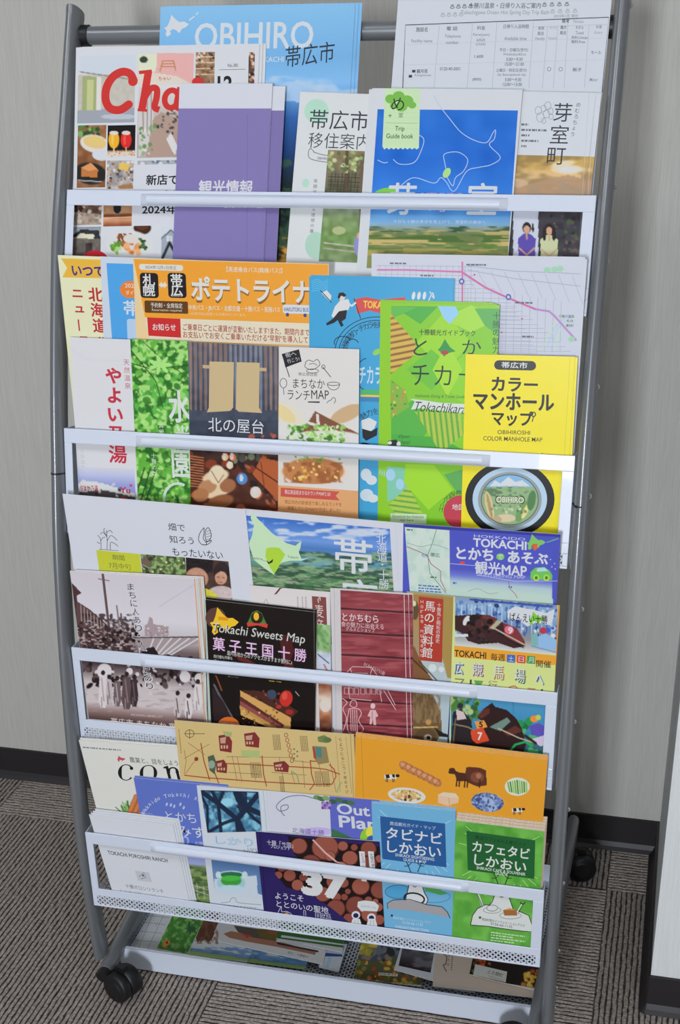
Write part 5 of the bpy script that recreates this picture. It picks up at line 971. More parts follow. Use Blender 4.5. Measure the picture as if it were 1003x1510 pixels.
s = Sheet(4, 4.3, None, None, 'walking_map', 'tan walking map leaflet printed sideways with red roads and houses', 'map', 'matte', 'C8AE74', .0007, quad=[(257, 1062), (522, 1083), (530, 1250), (275, 1230)])
T = lambda *q: [(250+x/3.459, 1055+y/3.459) for x, y in q]
def ml(w_, c, *q): s.line(T(*q), w_, c)
s.ring(*T((103, 93))[0], 6.5, 5.5, .9, '55482E'); ml(.9, '55482E', (103, 70), (103, 120)); ml(.9, '55482E', (75, 93), (180, 93))
for q in (((160, 140), (175, 230), (205, 330)), ((75, 305), (190, 318), (250, 322), (460, 338), (740, 352), (830, 350)), ((280, 245), (420, 250), (500, 255), (600, 260), (740, 268), (800, 275), (870, 300)), ((472, 205), (480, 300), (495, 362)), ((718, 228), (725, 300), (740, 350), (715, 380)), ((815, 250), (840, 275), (850, 310), (830, 350), (800, 355)), ((230, 290), (255, 355)), ((720, 232), (760, 235))): ml(1.5, '9C4028', *q)
for q in (((140, 215), (80, 300)), ((75, 175), (85, 230), (75, 300)), ((75, 220), (205, 145)), ((95, 140), (180, 200)), ((320, 205), (345, 335)), ((345, 210), (370, 340)), ((300, 290), (470, 300)), ((290, 210), (640, 215)), ((425, 250), (440, 330)), ((520, 290), (700, 305)), ((560, 215), (585, 350)), ((620, 280), (640, 350)), ((680, 230), (690, 370)), ((760, 240), (790, 360)), ((820, 240), (850, 390)), ((630, 230), (720, 240))): ml(.7, '8A5A3C', *q)
s.curve(T((620, 285), (650, 305), (660, 345)), 1.6, '7A9A70'); s.curve(T((880, 340), (865, 360), (855, 395)), 3, 'A0A870'); s.poly(T((365, 178), (460, 180), (458, 215), (370, 210)), 'A4B070')
for x, y, w_, h in ((250, 95, 70, 95), (380, 85, 80, 80), (235, 225, 60, 70), (530, 232, 80, 58)):
    s.poly(T((x, y+8), (x+w_*.7, y), (x+w_, y+h*.4), (x+w_*.95, y+h), (x+w_*.1, y+h*.9)), '7C2C2C'); s.poly(T((x+8, y+20), (x+w_*.55, y+14), (x+w_*.5, y+h*.5), (x+10, y+h*.5)), 'B8907A')
    for k in range(3): s.poly(T((x+12+k*14, y+h*.6), (x+20+k*14, y+h*.6), (x+20+k*14, y+h*.78), (x+12+k*14, y+h*.78)), 'C8A47C')
s.poly(T((195, 210), (225, 200), (240, 240), (230, 300), (205, 280)), '4A5A44'); s.ell(*T((215, 250))[0], 5, 6, '8A9A88'); s.poly(T((730, 155), (800, 160), (815, 240), (760, 250), (735, 215)), '8A7A50'); s.poly(T((745, 160), (775, 162), (778, 215), (748, 212)), '4A7A78'); s.poly(T((728, 160), (740, 160), (750, 220), (738, 218)), 'A04030')
s.poly(T((755, 110), (790, 100), (830, 125), (800, 140), (760, 135)), '6A7A48'); s.ell(*T((805, 125))[0], 6, 4, '5A6E40'); s.poly(T((270, 80), (320, 85), (315, 110), (285, 105)), 'A0A468')
for x, y, n_ in ((525, 98, 5), (665, 105, 5), (740, 285, 4), (775, 285, 5), (410, 240, 4), (435, 240, 4), (560, 310, 3)):
    for k in range(n_): s.lines(T((x+k*8, y))[0][0], T((x, y))[0][1], 1.4, 11, 2.1, '6A5438', 1.4, x+k)
for k in range(6): s.ring(*T((595+k*6, 100+k*26))[0], 2.4, 3, .9, '8A3428', n=12)
for k in range(5): s.ell(*T((636+(k % 2)*16, 172+k*12))[0], 1.6, 1.4, '6A7A50', n=8)
for i, ch in enumerate('ちょっと歩こう十勝あそび'): o = T((862+i*3.2, 115+i*24))[0]; s.text(ch, o[0], o[1], 4.6, 5, '5A4428', 0)
ml(.5, '8A6A40', (900, 110), (930, 400)); ml(.5, '8A6A40', (848, 105), (872, 390)); s.lines(*T((45, 70))[0], 1.4, 14, 2.6, '8A5A3C', 1.6, 9)
s.ell(*T((137, 222))[0], 3, 3, '8A3428'); s.line([(517, 1083), (525, 1250)], 1.2, 'A88C50'); s.done()

s = Sheet(4, 3.6, (524, 1086), (808, 1120), 'local_food_booklet', 'orange booklet with bread, cow, cheese and asparagus cut-outs', 'booklet', 'gloss', 'D8952C', .0011)
T = lambda *q: [(515+x/3.289, 1080+y/3.289) for x, y in q]
def cow(cx, cy, k=1):
    s.poly([(cx-9*k, cy-3*k), (cx+7*k, cy-4*k), (cx+9*k, cy+1*k), (cx+7*k, cy+3*k), (cx-8*k, cy+3*k)], 'E8E4DC'); s.poly([(cx-7*k, cy-3.4*k), (cx-2*k, cy-4*k), (cx-1*k, cy+1*k), (cx-6*k, cy+2*k)], '24201E'); s.poly([(cx+2*k, cy-4*k), (cx+6*k, cy-4*k), (cx+6*k, cy+1*k), (cx+3*k, cy)], '24201E'); s.ell(cx+10*k, cy-2*k, 3*k, 2.2*k, '24201E')
    for x in (-6, -4, 3, 5): s.line([(cx+x*k, cy+2*k), (cx+x*k, cy+7*k)], 1.2*k, '4A443C')
cow(576, 1146, 1.05); cow(763, 1195, .9)
p = Pic([(588, 1118), (652, 1126), (655, 1166), (590, 1158)], .9).fill('D8952C')
for i in range(7): x, y = 596+i*8, 1129+i*4.1; p.el(x, y, 8, 6, 'B07048', 35+(i % 2)*20).el(x-1, y-1, 5, 3, 'CC9468', 35+(i % 2)*20).ln([(x-4, y+5), (x+5, y-4)], .9, '8A4E30')
s.pic(p)
p = Pic([(658, 1126), (722, 1134), (722, 1166), (658, 1158)], .9).fill('D8952C').po([(688, 1131), (706, 1131), (717, 1136), (718, 1158), (704, 1160), (690, 1154), (686, 1140)], '5A3024').el(704, 1146, 10, 8, '7A4634').el(706, 1144, 4, 4, 'A06A50').po([(661, 1140), (663, 1133), (669, 1132), (674, 1138), (686, 1140), (690, 1152), (674, 1152), (671, 1142)], '4A2A20')
for x in (674, 678, 686, 690, 708): p.ln([(x, 1150), (x-1, 1161)], 2, '3A221C')
s.pic(p)
s.ell(763, 1160, 18.5, 13.5, 'ECE8D4')
for i in range(9): s.line([(749+i*3.4, 1150+abs(i-4)*.8), (752+i*3.1, 1171-abs(i-4)*.8)], 2.2, ('6AA83C', '4A8430', '88BC50')[i % 3])
s.ell(600, 1173, 28, 11.5, 'E4E0D8', 6)
p = Pic([(578, 1162), (622, 1168), (622, 1184), (578, 1178)], .9).fill('E4E0D8').el(599, 1172, 22, 7.5, 'C8A870', 6).sp(60, ['A83C28', 'D8B868', '7A8A3C', 'E8D8B0', 'C86A3C', '3A2A38'], (1.2, 3), (580, 1165, 620, 1180)); u, v = p.u*2-1, p.v*2-1; p.X = 600+23*u*np.sqrt(1-v*v/2); p.Y = 1173+8.5*v*np.sqrt(1-u*u/2)+u*2; s.pic(p)
s.poly([(646, 1172), (654, 1168), (672, 1170), (677, 1176), (676, 1184), (660, 1188), (646, 1184)], 'D8B494'); s.poly([(646, 1172), (654, 1168), (672, 1170), (677, 1176), (662, 1176)], 'E4CDB0'); s.line([(662, 1176), (663, 1186)], .8, 'B08860')
p = Pic([(694, 1167), (744, 1172), (744, 1200), (694, 1194)], .9).fill('6A7CA8').mix(4, '9AACCC', .5, .2, 3).mix(3, '3A4A78', .6, .15, 6); u, v = p.u*2-1, p.v*2-1; p.X = 719+24*u*np.sqrt(1-v*v/2); p.Y = 1183+14*v*np.sqrt(1-u*u/2)+u*1.5; s.pic(p)
s.line([(533, 1088), (540, 1290)], .7, 'B87A20'); s.done(); s.short = 'orange food booklets'; s.copies(2, (0, -2.2), ['orange food booklet second in the stack, thin pale edge above', 'rearmost orange food booklet, top pale edge of the stack'])

s = Sheet(4, 3.1, None, None, 'water_leaflet', 'blue leaflet with white hiragana title, arched lettering and pasture photo', 'leaflet', 'matte', '5A6CB6', .0008, quad=[(197, 1147), (335, 1160), (350, 1350), (232, 1338)])
s.arc('Hokkaido Tokachi area', 262, 1212, 54, 196, 318, 6.5, 'E4E8F4', .012, ry=40)
s.text('とかち', 243, 1196, 45, 14, 'E8ECF6', .0); s.text('みず', 260, 1216, 42, 17, 'E8ECF6', .004); s.ell(272, 1226, 2, 2, '1E2030')
for x, y in ((252, 1187), (257, 1189), (266, 1186), (271, 1191), (246, 1186)): s.ell(x, y, 1.6, 2.8, 'B8C4E8', 15, n=10)
s.ring(273, 1240, 5, 6, 2.4, '9AA8DC', n=8); s.ring(218, 1204, 8, 5, .8, '8A98D0', 0, 180, 360); s.text('の旅', 287, 1240, 12, 7, 'D0D8F0', 0)
p = Pic([(262, 1262), (340, 1270), (349, 1350), (274, 1340)], 1.2).vg((0, '8A94CC'), (.12, 'A0A8CC'), (.18, '5A6E44'), (.35, '7A9050'), (.5, '4A6034'), (.75, '5E7840'), (1, '6A8048')).mix(5, '38502C', .55, .2, 3, 2, .7, .8, (255, 1278, 352, 1352)).mix(4, '9AAA68', .62, .2, 5, 2, .7, .6, (255, 1278, 352, 1352))
for q in ([(276, 1302), (306, 1312)], [(277, 1309), (308, 1320)], [(280, 1300), (281, 1318)], [(290, 1303), (292, 1322)], [(300, 1308), (302, 1326)]): p.ln(q, 1.1, 'B0B4A0')
s.pic(p); s.done(); s.short = 'blue water leaflets'; s.copies(1, (1, -2.6), 'blue water leaflet behind its twin, pale top edge showing')

s = Sheet(4, 2.7, (383, 1165), (560, 1180), 'outdoor_leaflet', 'white and violet outdoor plan leaflet with grapes and thin swirl', 'leaflet', 'gloss', 'DADAE4', .0007)
s.poly([(486, 1174), (560, 1180), (565, 1330), (492, 1325)], '5A62B4')
s.curve([(465, 1178), (445, 1173), (422, 1176), (408, 1188), (413, 1196), (424, 1193), (424, 1187), (415, 1189), (415, 1197), (420, 1203)], 1.1, '5A5C70')
for x, y, c in ((468, 1176, '6A8A58'), (474, 1178, '4A6A44'), (481, 1177, '7A9A68'), (491, 1182, '3A5A48'), (500, 1180, '4A6A4C'), (510, 1183, '3A5A48'), (518, 1184, '4A6A4C')): s.ell(x, y, 6, 3.5, c, 15, n=10)
for i in range(12): s.ell(476+(i % 4)*3.4, 1184+(i//4)*3.6, 2.2, 2.4, ('8A6AA8', 'A88AC0', '6A4A90')[i % 3], n=10)
s.ell(468, 1226, 24, 6, 'B8A8D8'); s.text('北海道十勝', 430, 1220, 48, 8, '5A4A80', .0, shear=.1)
s.text('Out', 496, 1184, 49, 16, 'F0F2FA', .022); s.text('Plan', 499, 1202, 58, 18, 'F0F2FA', .022)
s.ell(541, 1232, 9, 12, '8ABC38', 30); s.ell(546, 1226, 6, 8, 'D8D048', 30); s.poly([(488, 1222), (500, 1226), (512, 1232), (520, 1236), (490, 1236)], '3A6A48'); s.ell(548, 1238, 7, 6, '2A5AA0'); s.lines(395, 1280, 80, 5, 8, '8A8A98', 3, 2); s.done()

s = Sheet(4, 1.7, (290, 1158), (388, 1166), 'town_leaflet', 'white leaflet with dark window lattice photo and green hot tub below', 'leaflet', 'gloss', 'D8DEE6', .0008)
p = Pic([(296, 1165), (381, 1167.5), (387, 1226), (306, 1228)], .95).fill('4A7C9C').mix(8, '7AB4C8', .5, .3, 3).mix(6, '2E5470', .6, .2, 5).el(330, 1215, 12, 8, '8AC4D0', 0, .6).el(335, 1183, 12, 7, '90C8D8', 0, .6)
for q, w_ in (([(298, 1168), (322, 1185), (350, 1208), (360, 1228)], 7), ([(312, 1165), (322, 1185), (326, 1228)], 5), ([(345, 1166), (350, 1180), (376, 1208), (386, 1215)], 4.5), ([(382, 1170), (350, 1208), (352, 1228)], 8), ([(296, 1172), (306, 1190), (306, 1228)], 4), ([(330, 1166), (322, 1185)], 5), ([(350, 1166), (362, 1190), (384, 1200)], 8), ([(352, 1206), (330, 1214), (306, 1228)], 5), ([(300, 1165), (382, 1168)], 2.5)): p.ln(q, w_, '1E2A40')
p.po([(352, 1166), (364, 1166), (366, 1196), (356, 1204), (350, 1190)], '1E2A40', .9); s.pic(p)
s.text('しかり', 316, 1232, 58, 13, '6A98C0', .028); s.text('しかり', 316, 1232, 58, 13, 'C8DCEC', .004); s.text('LAKE', 365, 1250, 14, 3, '77808C', 0); s.text('2024', 358, 1253, 22, 5.5, '66707C', 0); s.line([(382, 1168), (396, 1345)], 1, 'A8B0B8')
p = Pic([(311, 1262), (386, 1270), (392, 1326), (317, 1318)], .95).vg((0, '4A6A98'), (.3, '5A7CA8'), (.6, '6A88AC'), (1, '8AA0B8')).po([(316, 1296), (392, 1290), (392, 1330), (316, 1322)], 'C4CED8').po([(378, 1270), (390, 1272), (392, 1320), (380, 1318)], '5A78A4').el(341, 1302, 21, 13, '9ABCC4').el(341, 1291, 21, 7, 'B8D0D4').el(341, 1290, 17, 4.5, '2E6A48').el(341, 1299, 15, 7.5, '3C9438').el(341, 1295, 15, 4, '4AAE44').el(322, 1290, 4, 5, 'C8DCDC').el(361, 1290, 4, 5, 'C8DCDC').el(341, 1310, 18, 5, 'B4CCD4'); s.pic(p)
s.curve([(326, 1331), (338, 1330), (341, 1325), (347, 1324), (352, 1331), (385, 1334)], 1, '8A949E'); s.lines(330, 1334, 50, 1, 3, '9AA4AE', 1.6, 3); s.done()
s.short = 'window lattice leaflets'; s.copies(1, (4, .3), 'white leaflet behind the lattice photo one, edge at its right')

s = Sheet(4, .9, (548, 1184), (672, 1196), 'town_guide', 'light blue town guide with navy title panel, left of the green one', 'booklet', 'matte', '6AA6C8', .0012)
c0 = (610, 1240)
for i in range(44):
    a = i*math.tau/44+.05; r0, r1 = (66, 84) if i % 2 else (60, 78); q0, q1 = (c0[0]+r0*math.cos(a)*.82, c0[1]+r0*math.sin(a)*.78), (c0[0]+r1*math.cos(a)*.82, c0[1]+r1*math.sin(a)*.78)
    if 553 < q1[0] < 668 and q1[1] > 1190+(q1[0]-548)*.1: s.line([q0, q1], .9, 'B4D8E8')
s.poly([(560.6, 1203.5), (656.5, 1214.4), (658.5, 1279), (564, 1266.5)], '26548C')
s.text('鹿追観光ガイド・マップ', 575, 1211, 68, 5.5, 'D8E4F0', .004, rot=1); s.text('タビナビ', 569, 1219, 84, 17, 'F0F4F8', .018, rot=1); s.text('しかおい', 571, 1239, 80, 17, 'F0F4F8', .018, rot=1.5); s.text('SHIKAOI SIGHTSEEING', 583, 1258, 58, 4.5, 'D8E4F0', .015, rot=1.5); s.text('GUIDE & MAP', 595, 1265, 34, 4.5, 'D8E4F0', .015, rot=1.5)
def antler(x0, y0, c, w_=1.4):
    for sgn in (-1, 1):
        s.line([(x0+sgn*5, y0+16), (x0+sgn*9, y0+6), (x0+sgn*12, y0)], w_, c); s.line([(x0+sgn*9, y0+7), (x0+sgn*15, y0+7)], w_*.8, c); s.line([(x0+sgn*9, y0+7), (x0+sgn*4, y0+2)], w_*.8, c)
antler(611, 1270, '1E3444')
s.ring(588, 1315, 20, 10, .9, '2A4A5C'); s.ell(588, 1315, 19.5, 9.5, '4C98C4'); s.ring(640, 1322, 24, 9, .9, '3A7AA0'); s.poly([(622, 1304), (640, 1306), (660, 1318), (650, 1320), (628, 1314)], '4A9450')
s.poly([(604, 1302), (622, 1303), (626, 1316), (631, 1326), (628, 1334), (600, 1330), (600, 1318)], 'E0E2E2'); s.curve([(604, 1302), (600, 1318), (597, 1326)], 1.3, '1E2428'); s.curve([(622, 1303), (626, 1316), (631, 1326), (628, 1334)], 1.3, '1E2428'); s.curve([(607, 1304), (612, 1308), (617, 1304)], 1.1, '1E2428')
s.ring(611, 1325, 15, 8, 2.4, '1E2022', 8); s.poly([(572, 1332), (580, 1328), (604, 1327), (630, 1334), (652, 1338), (660, 1346), (663, 1353), (640, 1348), (600, 1342), (572, 1340)], '9A9698'); s.line([(572, 1340), (571, 1332), (580, 1327), (604, 1326), (630, 1334), (652, 1337), (660, 1345), (664, 1354)], 1.1, '1E2428')
s.text('鹿追町観光インフォメーションデスク', 580, 1351, 56, 4, 'DCE8F0', 0, rot=2); s.text('0156-66-1135', 594, 1358, 30, 4, 'DCE8F0', 0, rot=2); s.text('HOKKAIDO SHIKAOI TOWN', 583, 1364, 50, 4, 'E8F0F4', .01, rot=2); s.ell(578, 1350, 1.8, 1.8, '1E3A5C', n=10); s.done()
s.short = 'light blue town guides'; s.copies(3, (0, -1.5), ['light blue town guide second in its stack', 'light blue town guide third in its stack', 'rearmost light blue town guide, upper edge of the stack'])

s = Sheet(4, 0, (672, 1210), (803, 1226), 'town_guide', 'green town guide with dark green title panel, right end, thick stack front', 'booklet', 'matte', '5CA03C', .0010)
p = Pic(s.q, 3).fill('5CA03C').mix(16, '6CB04A', .5, .4, 3).mix(12, '4E9436', .6, .3, 5); s.pic(p)
c0 = (739, 1262)
for i in range(44):
    a = i*math.tau/44+.05; r0, r1 = (68, 88) if i % 2 else (62, 80); q0, q1 = (c0[0]+r0*math.cos(a)*.82, c0[1]+r0*math.sin(a)*.72), (c0[0]+r1*math.cos(a)*.82, c0[1]+r1*math.sin(a)*.72)
    if 677 < q1[0] < 800 and q1[1] > 1215+(q1[0]-672)*.125: s.line([q0, q1], .9, 'A0D080')
s.poly([(688, 1225), (789.5, 1239), (788, 1296), (690, 1283)], '1E5A2C')
s.text('鹿追カフェ&お土産ガイド', 701, 1231, 76, 6, '123A1C', .01, rot=2); s.text('カフェタビ', 697, 1239, 86, 16, 'F0F4EC', .018, rot=1.5); s.text('しかおい', 700, 1259, 78, 16, 'F0F4EC', .018, rot=2); s.text('SHIKAOI CAFE & SOUVENIR', 703, 1277, 73, 4.5, 'DCE8D4', .015, rot=1); s.text('GUIDE', 731, 1285, 18, 4, 'DCE8D4', .015, rot=2)
antler(740, 1288, '1E3A20')
s.poly([(704, 1340), (716, 1334), (740, 1337), (764, 1343), (780, 1350), (788, 1374), (770, 1373), (746, 1370), (720, 1366), (694, 1364), (697, 1350)], 'E6E8E4'); s.line([(694, 1364), (697, 1350), (704, 1340), (716, 1334), (740, 1337), (764, 1343), (780, 1350), (788, 1374), (770, 1373), (746, 1370), (720, 1366), (694, 1364)], 1.2, '1E2A20')
s.poly([(730, 1319), (750, 1321), (754, 1332), (757, 1341), (722, 1336)], 'E6E8E4'); s.line([(730, 1319), (726, 1330), (721, 1336)], 1.2, '1E2A20'); s.line([(750, 1321), (754, 1332), (757, 1341)], 1.2, '1E2A20'); s.curve([(735, 1320), (740, 1323), (745, 1321)], 1.3, '1E2A20')
s.poly([(703, 1317), (707, 1319), (713, 1336), (710, 1336)], 'E6E8E4'); s.line([(703, 1317), (712, 1337)], 1, '1E2A20'); s.line([(770, 1333), (762, 1346)], 1.6, 'E6E8E4'); s.line([(772, 1333), (764, 1347)], .8, '1E2A20'); s.ring(771, 1330, 3.4, 3, 1.4, '1E2A20', 0, 0, 180)
s.ell(726, 1342, 13, 4.5, 'F4F4F2'); s.ring(726, 1342, 13, 4.5, .7, '6A7A6C'); s.ell(726, 1339, 8, 4.4, 'F8F8F6'); s.ring(726, 1339, 8, 4.4, .8, '4A5A4C'); s.ell(753, 1350, 16, 5, 'F4F4F2'); s.ring(753, 1350, 16, 5, .7, '6A7A6C'); s.poly([(742, 1342), (762, 1342), (763, 1350), (744, 1350)], '9A6434'); s.poly([(742, 1342), (752, 1339), (762, 1342)], 'C48A4C')
s.text('鹿追町観光インフォメーションデスク', 711, 1353, 64, 4.2, '3A4A3C', 0, rot=2); s.text('0156-66-1135', 724, 1360, 32, 3.6, '3A4A3C', 0, rot=2); s.ell(708, 1353, 2, 2, '2A6A38', n=10); s.lines(724, 1374, 56, 4, 3.8, 'C8E0B8', 1.6, 8, .4); s.done()
s.short = 'green town guides'; s.copies(5, (.6, -3.4), ['green town guide second in its thick stack', 'green town guide in the middle of its stack', 'green town guide fourth in its thick stack', 'green town guide fifth in its thick stack', 'rearmost green town guide, top tan edge of the stack'], plain='cream')

s = Sheet(4, .2, (377, 1226), (560, 1241), 'sauna_booklet', 'dark violet sauna booklet with cut logs and a white 37', 'booklet', 'foil', '2A2058', .0014)
T = lambda *q: [(370+x/4.776, 1210+y/4.776) for x, y in q]
s.poly(T((255, 108), (915, 185), (945, 770), (860, 770), (700, 720), (560, 610), (430, 520), (250, 470), (170, 370), (175, 330), (330, 260), (300, 230)), '1C1214')
rg = random.Random(3)
for cx, cy, r_ in ((340, 180, 62), (525, 190, 100), (425, 310, 78), (700, 265, 58), (730, 190, 26), (830, 200, 58), (905, 270, 30), (835, 300, 55), (275, 388, 46), (195, 385, 30), (330, 455, 44), (560, 250, 40), (650, 180, 38), (590, 430, 60), (510, 520, 58), (655, 440, 38), (775, 465, 66), (910, 490, 68), (660, 540, 26), (605, 540, 34), (600, 620, 70), (740, 600, 74), (685, 500, 22), (850, 390, 36), (835, 660, 60), (900, 610, 34), (640, 330, 46), (740, 350, 34), (420, 500, 36), (905, 700, 40), (370, 400, 30), (690, 690, 40), (220, 330, 34), (830, 560, 28), (880, 570, 22)):
    o = T((cx, cy))[0]; k = rg.choice(('84463A', '8E4E40', '7A4036', '965444')); s.ell(o[0], o[1], r_/4.776, r_/4.776*.95, '4A2420', n=20); s.ell(o[0]-.4, o[1]-.3, r_/4.776*.9, r_/4.776*.84, k, n=20)
s.poly(T((20, 75), (255, 105), (305, 235), (240, 260), (335, 270), (175, 330), (170, 375), (240, 465), (430, 525), (560, 610), (700, 722), (860, 775), (100, 775)), '2A2058')
s.text('37', *T((372, 345))[0], 60, 34, 'ECECEC', .09, rot=4)
s.line(T((435, 135), (520, 225), (600, 290), (670, 310)), 2, 'C8948C'); s.line(T((440, 133), (525, 222), (604, 286)), .8, 'F0D8D0')
s.text('十勝「サ国」', *T((112, 132))[0], 39, 8, 'E4E2F0', .006, rot=3); s.text('プロジェクト', *T((138, 165))[0], 29, 5.5, 'E4E2F0', .006, rot=3)
for x, t in ((762, 'ととのい方'), (825, '大雪の恵み')):
    q = T((x, 215), (x+40, 218), (x+50, 335), (x+12, 330)) if x > 800 else T((x, 215), (x+40, 218), (x+55, 430), (x+18, 425)); s.poly(q, 'E8E8E8'); o = T((x+12, 228))[0]; s.vtext(t, o[0], o[1], 5, 5.2, '2A2430', 0, dx=.3)
s.text('ようこそ', *T((170, 505))[0], 42, 9, 'ECECF4', .008, rot=2); s.text('ととのいの聖地', *T((180, 560))[0], 77, 9.5, 'ECECF4', .008, rot=3)
s.text('十勝', *T((322, 625))[0], 52, 22, 'D8D8E8', .03, rot=3); s.text('十勝', *T((322, 625))[0], 52, 22, '2A2058', .006, rot=3)
s.curve(T((190, 650), (215, 605), (218, 640), (255, 640), (290, 660)), .8, 'D8D8E8'); s.ell(*T((252, 662))[0], 3.4, 3.4, 'D8904C')
s.poly(T((755, 570), (800, 562), (870, 570), (903, 600), (890, 640), (800, 635), (780, 640), (750, 605)), 'E8EAEA'); s.text('おおきいね', *T((775, 590))[0], 22, 4, '6AA8B0', 0, rot=2)
for x in (740, 850):
    s.ell(*T((x, 665+(x-740)*.15))[0], 6.4, 6, 'E8E8E8', n=18); s.ell(*T((x, 668+(x-740)*.15))[0], 4, 3.6, '2A2058', n=16); s.poly(T((x-22, 690), (x+28, 692), (x+46, 760), (x-38, 755)), 'E8E8E8'); s.line(T((x-4, 700), (x-10, 750)), .6, '8A8A90'); s.line(T((x+14, 700), (x+18, 750)), .6, '8A8A90')
s.line(T((62, 80), (110, 660)), .8, '1A1440'); s.done()

s = Sheet(4, .2, None, None, 'ranch_leaflet', 'plain white ranch leaflet with small black title, front left of bottom tier', 'leaflet', 'matte', 'DADCE2', .0008, quad=[(131, 1201), (255, 1216), (281, 1337), (168, 1322)])
s.text('TOKACHI POROSHIRI RANCH', 158, 1254, 89, 6, '3A3A40', .015, rot=1); s.rect(199, 1284, 21, 15, 'B4B6BC'); s.line([(205, 1293), (212, 1287), (215, 1294), (208, 1296)], 1, '66686E'); s.ell(211, 1291, 1.2, 1.6, '2A2A2E', n=8)
s.text('十勝ポロシリランチ', 184, 1303, 57, 6.5, '55575E', .004, rot=1.5); s.text('命と食べ物への感謝をつなぐ牧場レストラン', 176, 1311, 72, 3.2, '8A8C92', 0, rot=1.5); s.text('Experience and Feel through the connection of nature', 165, 1313.5, 100, 3.2, '9A9CA2', 0, rot=1.5); s.ell(190, 1238, 2.6, 1, '4A4A50', n=10); s.done()
s.short = 'white ranch leaflets'; s.copies(3, (2.5, -2.2), ['white ranch leaflet second in its fanned stack', 'white ranch leaflet third in its fanned stack', 'rearmost white ranch leaflet of the fanned stack'])

# ------------------------------------------------------------------ lying in the bottom tray
def flat(z, quad, name, label, cat, cover, m='gloss', tilt=0):
    return Sheet(0, 0, None, None, name, label, cat, m, cover, .0006, quad=quad, flat=((0, .3, z), (0, tilt, 1)))
T = lambda *q: [(180+x/3.039, 1340+y/3.039) for x, y in q]
s = flat(0.0250, T((190, -90), (330, -75), (150, 185), (35, 175)), 'street_plan', 'pale grey street plan sheet lying at left end of tray', 'map', 'C4C8CC', 'matte')
for a, b in (((115, 30), (210, 40)), ((95, 60), (195, 72)), ((75, 100), (180, 110)), ((55, 140), (165, 150)), ((140, 20), (75, 175)), ((185, 30), (115, 180)), ((160, 60), (150, 80))): s.line(T(a, b), .8, '8E949A')
s.done()
s = flat(0.0263, T((285, -100), (430, -85), (295, 208), (150, 182)), 'garden_flyer', 'green lawn flyer with orange flower lying in tray', 'flyer', 'D8DCD4')
p = Pic(T((287, -95), (428, -82), (293, 203), (155, 178)), 1.3).fill('4C8A38').mix(5, '3A7A2C', .5, .2, 3).mix(4, '7AB05C', .62, .2, 5).el(246, 1390, 5, 4, 'E08830').el(246, 1390, 2, 2, '6A3418').el(243, 1394, 4, 3, 'D8A040').ln(T((300, 60), (305, 110)), 3, '2A5A34').ln(T((290, 105), (330, 60)), 1.5, '3A4A44').el(283, 1370, 6, 4, '2E5A3C'); s.pic(p); s.done()
s = flat(0.0277, T((430, -95), (700, -70), (560, 240), (296, 206)), 'horse_leaflet', 'leaflet with brown horse head and blue hills lying in tray', 'leaflet', 'CCD0D4')
p = Pic(s.q, 1.3).fill('CDD2D6')
p.po(T((340, -40), (450, -20), (430, 70), (400, 140), (385, 155), (375, 140), (335, 150), (330, 125), (355, 60)), '5A3828').mix(4, '7A5238', .55, .2, 3, 1, 1, .7, (285, 1330, 322, 1392)).po(T((300, 175), (420, 185), (620, 215), (620, 250), (300, 208)), '7A9CC4').mix(5, '5A84B4', .5, .2, 4, 2, .6, .8, (276, 1397, 400, 1412)).po(T((296, 190), (420, 205), (700, 245), (700, 280), (290, 215)), '98BC6C'); s.pic(p); s.done()
s = flat(0.0270, T((640, -40), (910, -10), (820, 272), (540, 236)), 'hills_leaflet', 'leaflet of blue hills and green field lying in middle of tray', 'leaflet', 'D0D4D8')
p = Pic(s.q, 1.3).fill('CDD2D6').po(T((540, 195), (620, 205), (820, 235), (825, 262), (530, 225)), '6A90BC').mix(5, '4E7CA8', .5, .2, 4, 2, .6, .8, (355, 1400, 455, 1428)).po(T((530, 218), (700, 242), (830, 258), (825, 280), (530, 245)), '88B060'); s.pic(p); s.done()
s = flat(0.0297, T((475, -60), (960, 0), (900, 250), (430, 145)), 'train_leaflet', 'white leaflet with brown stripe and small red print lying in tray', 'leaflet', 'D4D4D4')
s.poly(T((455, 112), (490, 100), (700, 145), (870, 195), (865, 207), (700, 172), (560, 148), (480, 130)), 'A06E58'); s.poly(T((500, 75), (640, 95), (720, 150), (590, 130), (520, 105)), '5A5048'); s.poly(T((540, 112), (580, 118), (560, 132)), 'B83C30'); s.poly(T((600, 90), (710, 95), (700, 145), (620, 130)), '6A5A30'); s.poly(T((690, 150), (880, 188), (880, 196), (700, 160)), '2E2E3A'); s.poly(T((650, 90), (700, 95), (695, 120), (655, 112)), '8A5A38'); s.text('帯広・十勝観光', *T((745, 190))[0], 31, 4, '6A6A60', 0, rot=6); s.done()
s = flat(0.0323, T((740, -60), (1040, -40), (985, 195), (690, 132)), 'field_leaflet', 'dark green field leaflet with white stripes lying in tray', 'leaflet', '3C6A34')
s.poly(T((715, 118), (1010, 162), (1010, 168), (712, 128)), 'D8E0E0'); s.poly(T((695, 135), (985, 190), (985, 200), (690, 148)), 'D8DCE0'); s.poly(T((725, 96), (850, 112), (990, 142), (1000, 130), (740, 80)), '4A8A3C'); s.done()
s = flat(0.0283, T((930, 140), (1010, 160), (970, 285), (880, 262)), 'route_leaflet', 'blue and white leaflet corner lying beside the green field leaflet', 'leaflet', 'CDD4DC')
s.poly(T((900, 195), (985, 205), (990, 215), (895, 212)), '2E4A8C'); s.poly(T((925, 215), (940, 218), (925, 265), (912, 262)), 'A8C4DC'); s.done()
T = lambda *q: [(500+x/3.184, 1370+y/3.184) for x, y in q]
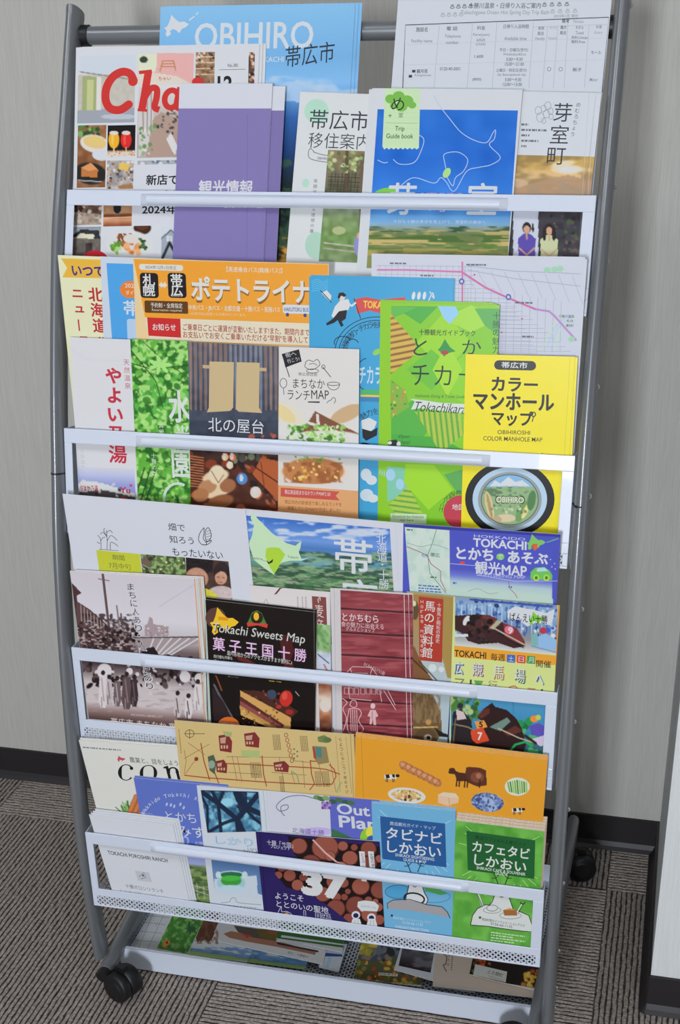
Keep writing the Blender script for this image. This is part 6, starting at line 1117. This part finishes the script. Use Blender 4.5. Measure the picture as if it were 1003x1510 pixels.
s = flat(0.0260, T((130, -60), (400, -40), (385, 270), (70, 232)), 'autumn_flyer', 'autumn leaves flyer with mossy rocks lying in right half of tray', 'flyer', '6A5A3C')
p = Pic(s.q, 1.2).fill('5A5838').sp(150, ['8A8A3C', 'C0A848', '3A4830', '4A5A58', '7A6850'], (2, 5)).sp(70, ['4A5468', '6A7480', '2E343C', '8A7A68'], (3, 7), (535, 1388, 590, 1415)).sp(60, ['C87838', 'A84A2C', 'D8A840', '6A6A34'], (1.5, 4), (520, 1418, 625, 1456)).sp(30, ['D8C048', 'A8A03C'], (2, 5), (530, 1385, 556, 1405)); s.pic(p)
s.rect(559, 1434, 28, 4, 'D8D4C4'); s.lines(560, 1435, 26, 1, 3, '77736A', 1.6, 4); s.done()
s = flat(0.0279, T((310, 20), (470, 40), (445, 245), (258, 190)), 'night_leaflet', 'white bordered leaflet with dark photo lying between autumn sheets', 'leaflet', 'D0D2D8')
p = Pic(T((305, 55), (455, 72), (430, 205), (280, 172)), 1.3).vg((0, '3A3A42'), (.5, '5A565C'), (1, '241E20')).mix(7, '77747C', .6, .2, 3, 2, .7, .8); s.pic(p); s.done()
s = flat(0.0297, T((455, 60), (700, 90), (985, 330), (440, 268)), 'kraft_leaflet', 'beige kraft paper leaflet with a thin curl lying in tray', 'leaflet', 'C8B8A8', 'matte')
s.curve(T((480, 110), (505, 130), (500, 165), (490, 170), (505, 200)), 1.2, '3A302A'); s.vtext('ひろば', *T((510, 120))[0], 4, 6, '3A302A', 0); s.lines(*T((530, 120))[0], 2, 8, 3, '5A4A40', 1.4, 3); s.done()
s = flat(0.0271, T((470, 230), (640, 240), (640, 300), (440, 272)), 'kraft_leaflet', 'beige kraft sheet corner under the curled kraft leaflet', 'leaflet', 'BCAA9A', 'matte'); s.done()
s = flat(0.0325, T((650, 40), (975, 90), (968, 300), (612, 212)), 'night_garden_flyer', 'dark flyer with maple leaves and white label, right end of tray', 'flyer', '241C1A')
p = Pic(s.q, 1.2).fill('261E1C').sp(40, ['8A3A24', 'B85A2C', '6A4A28'], (1.5, 3.5), (700, 1402, 722, 1424)).sp(24, ['6A7A3C', '4A5A30'], (1.5, 3), (690, 1425, 725, 1447)).sp(70, ['C87830', 'D8A83C', 'A84A28', 'E0B850'], (1.5, 4), (772, 1432, 806, 1470)); s.pic(p)
s.poly(T((640, 165), (790, 200), (783, 250), (630, 215)), 'D8D8D0'); s.text('上士幌町', *T((700, 188))[0], 24, 6, '2A2A2A', .0, rot=8); s.text('デジタルパンフレット', *T((700, 215))[0], 24, 3, '4A4A4A', 0, rot=8); s.done()
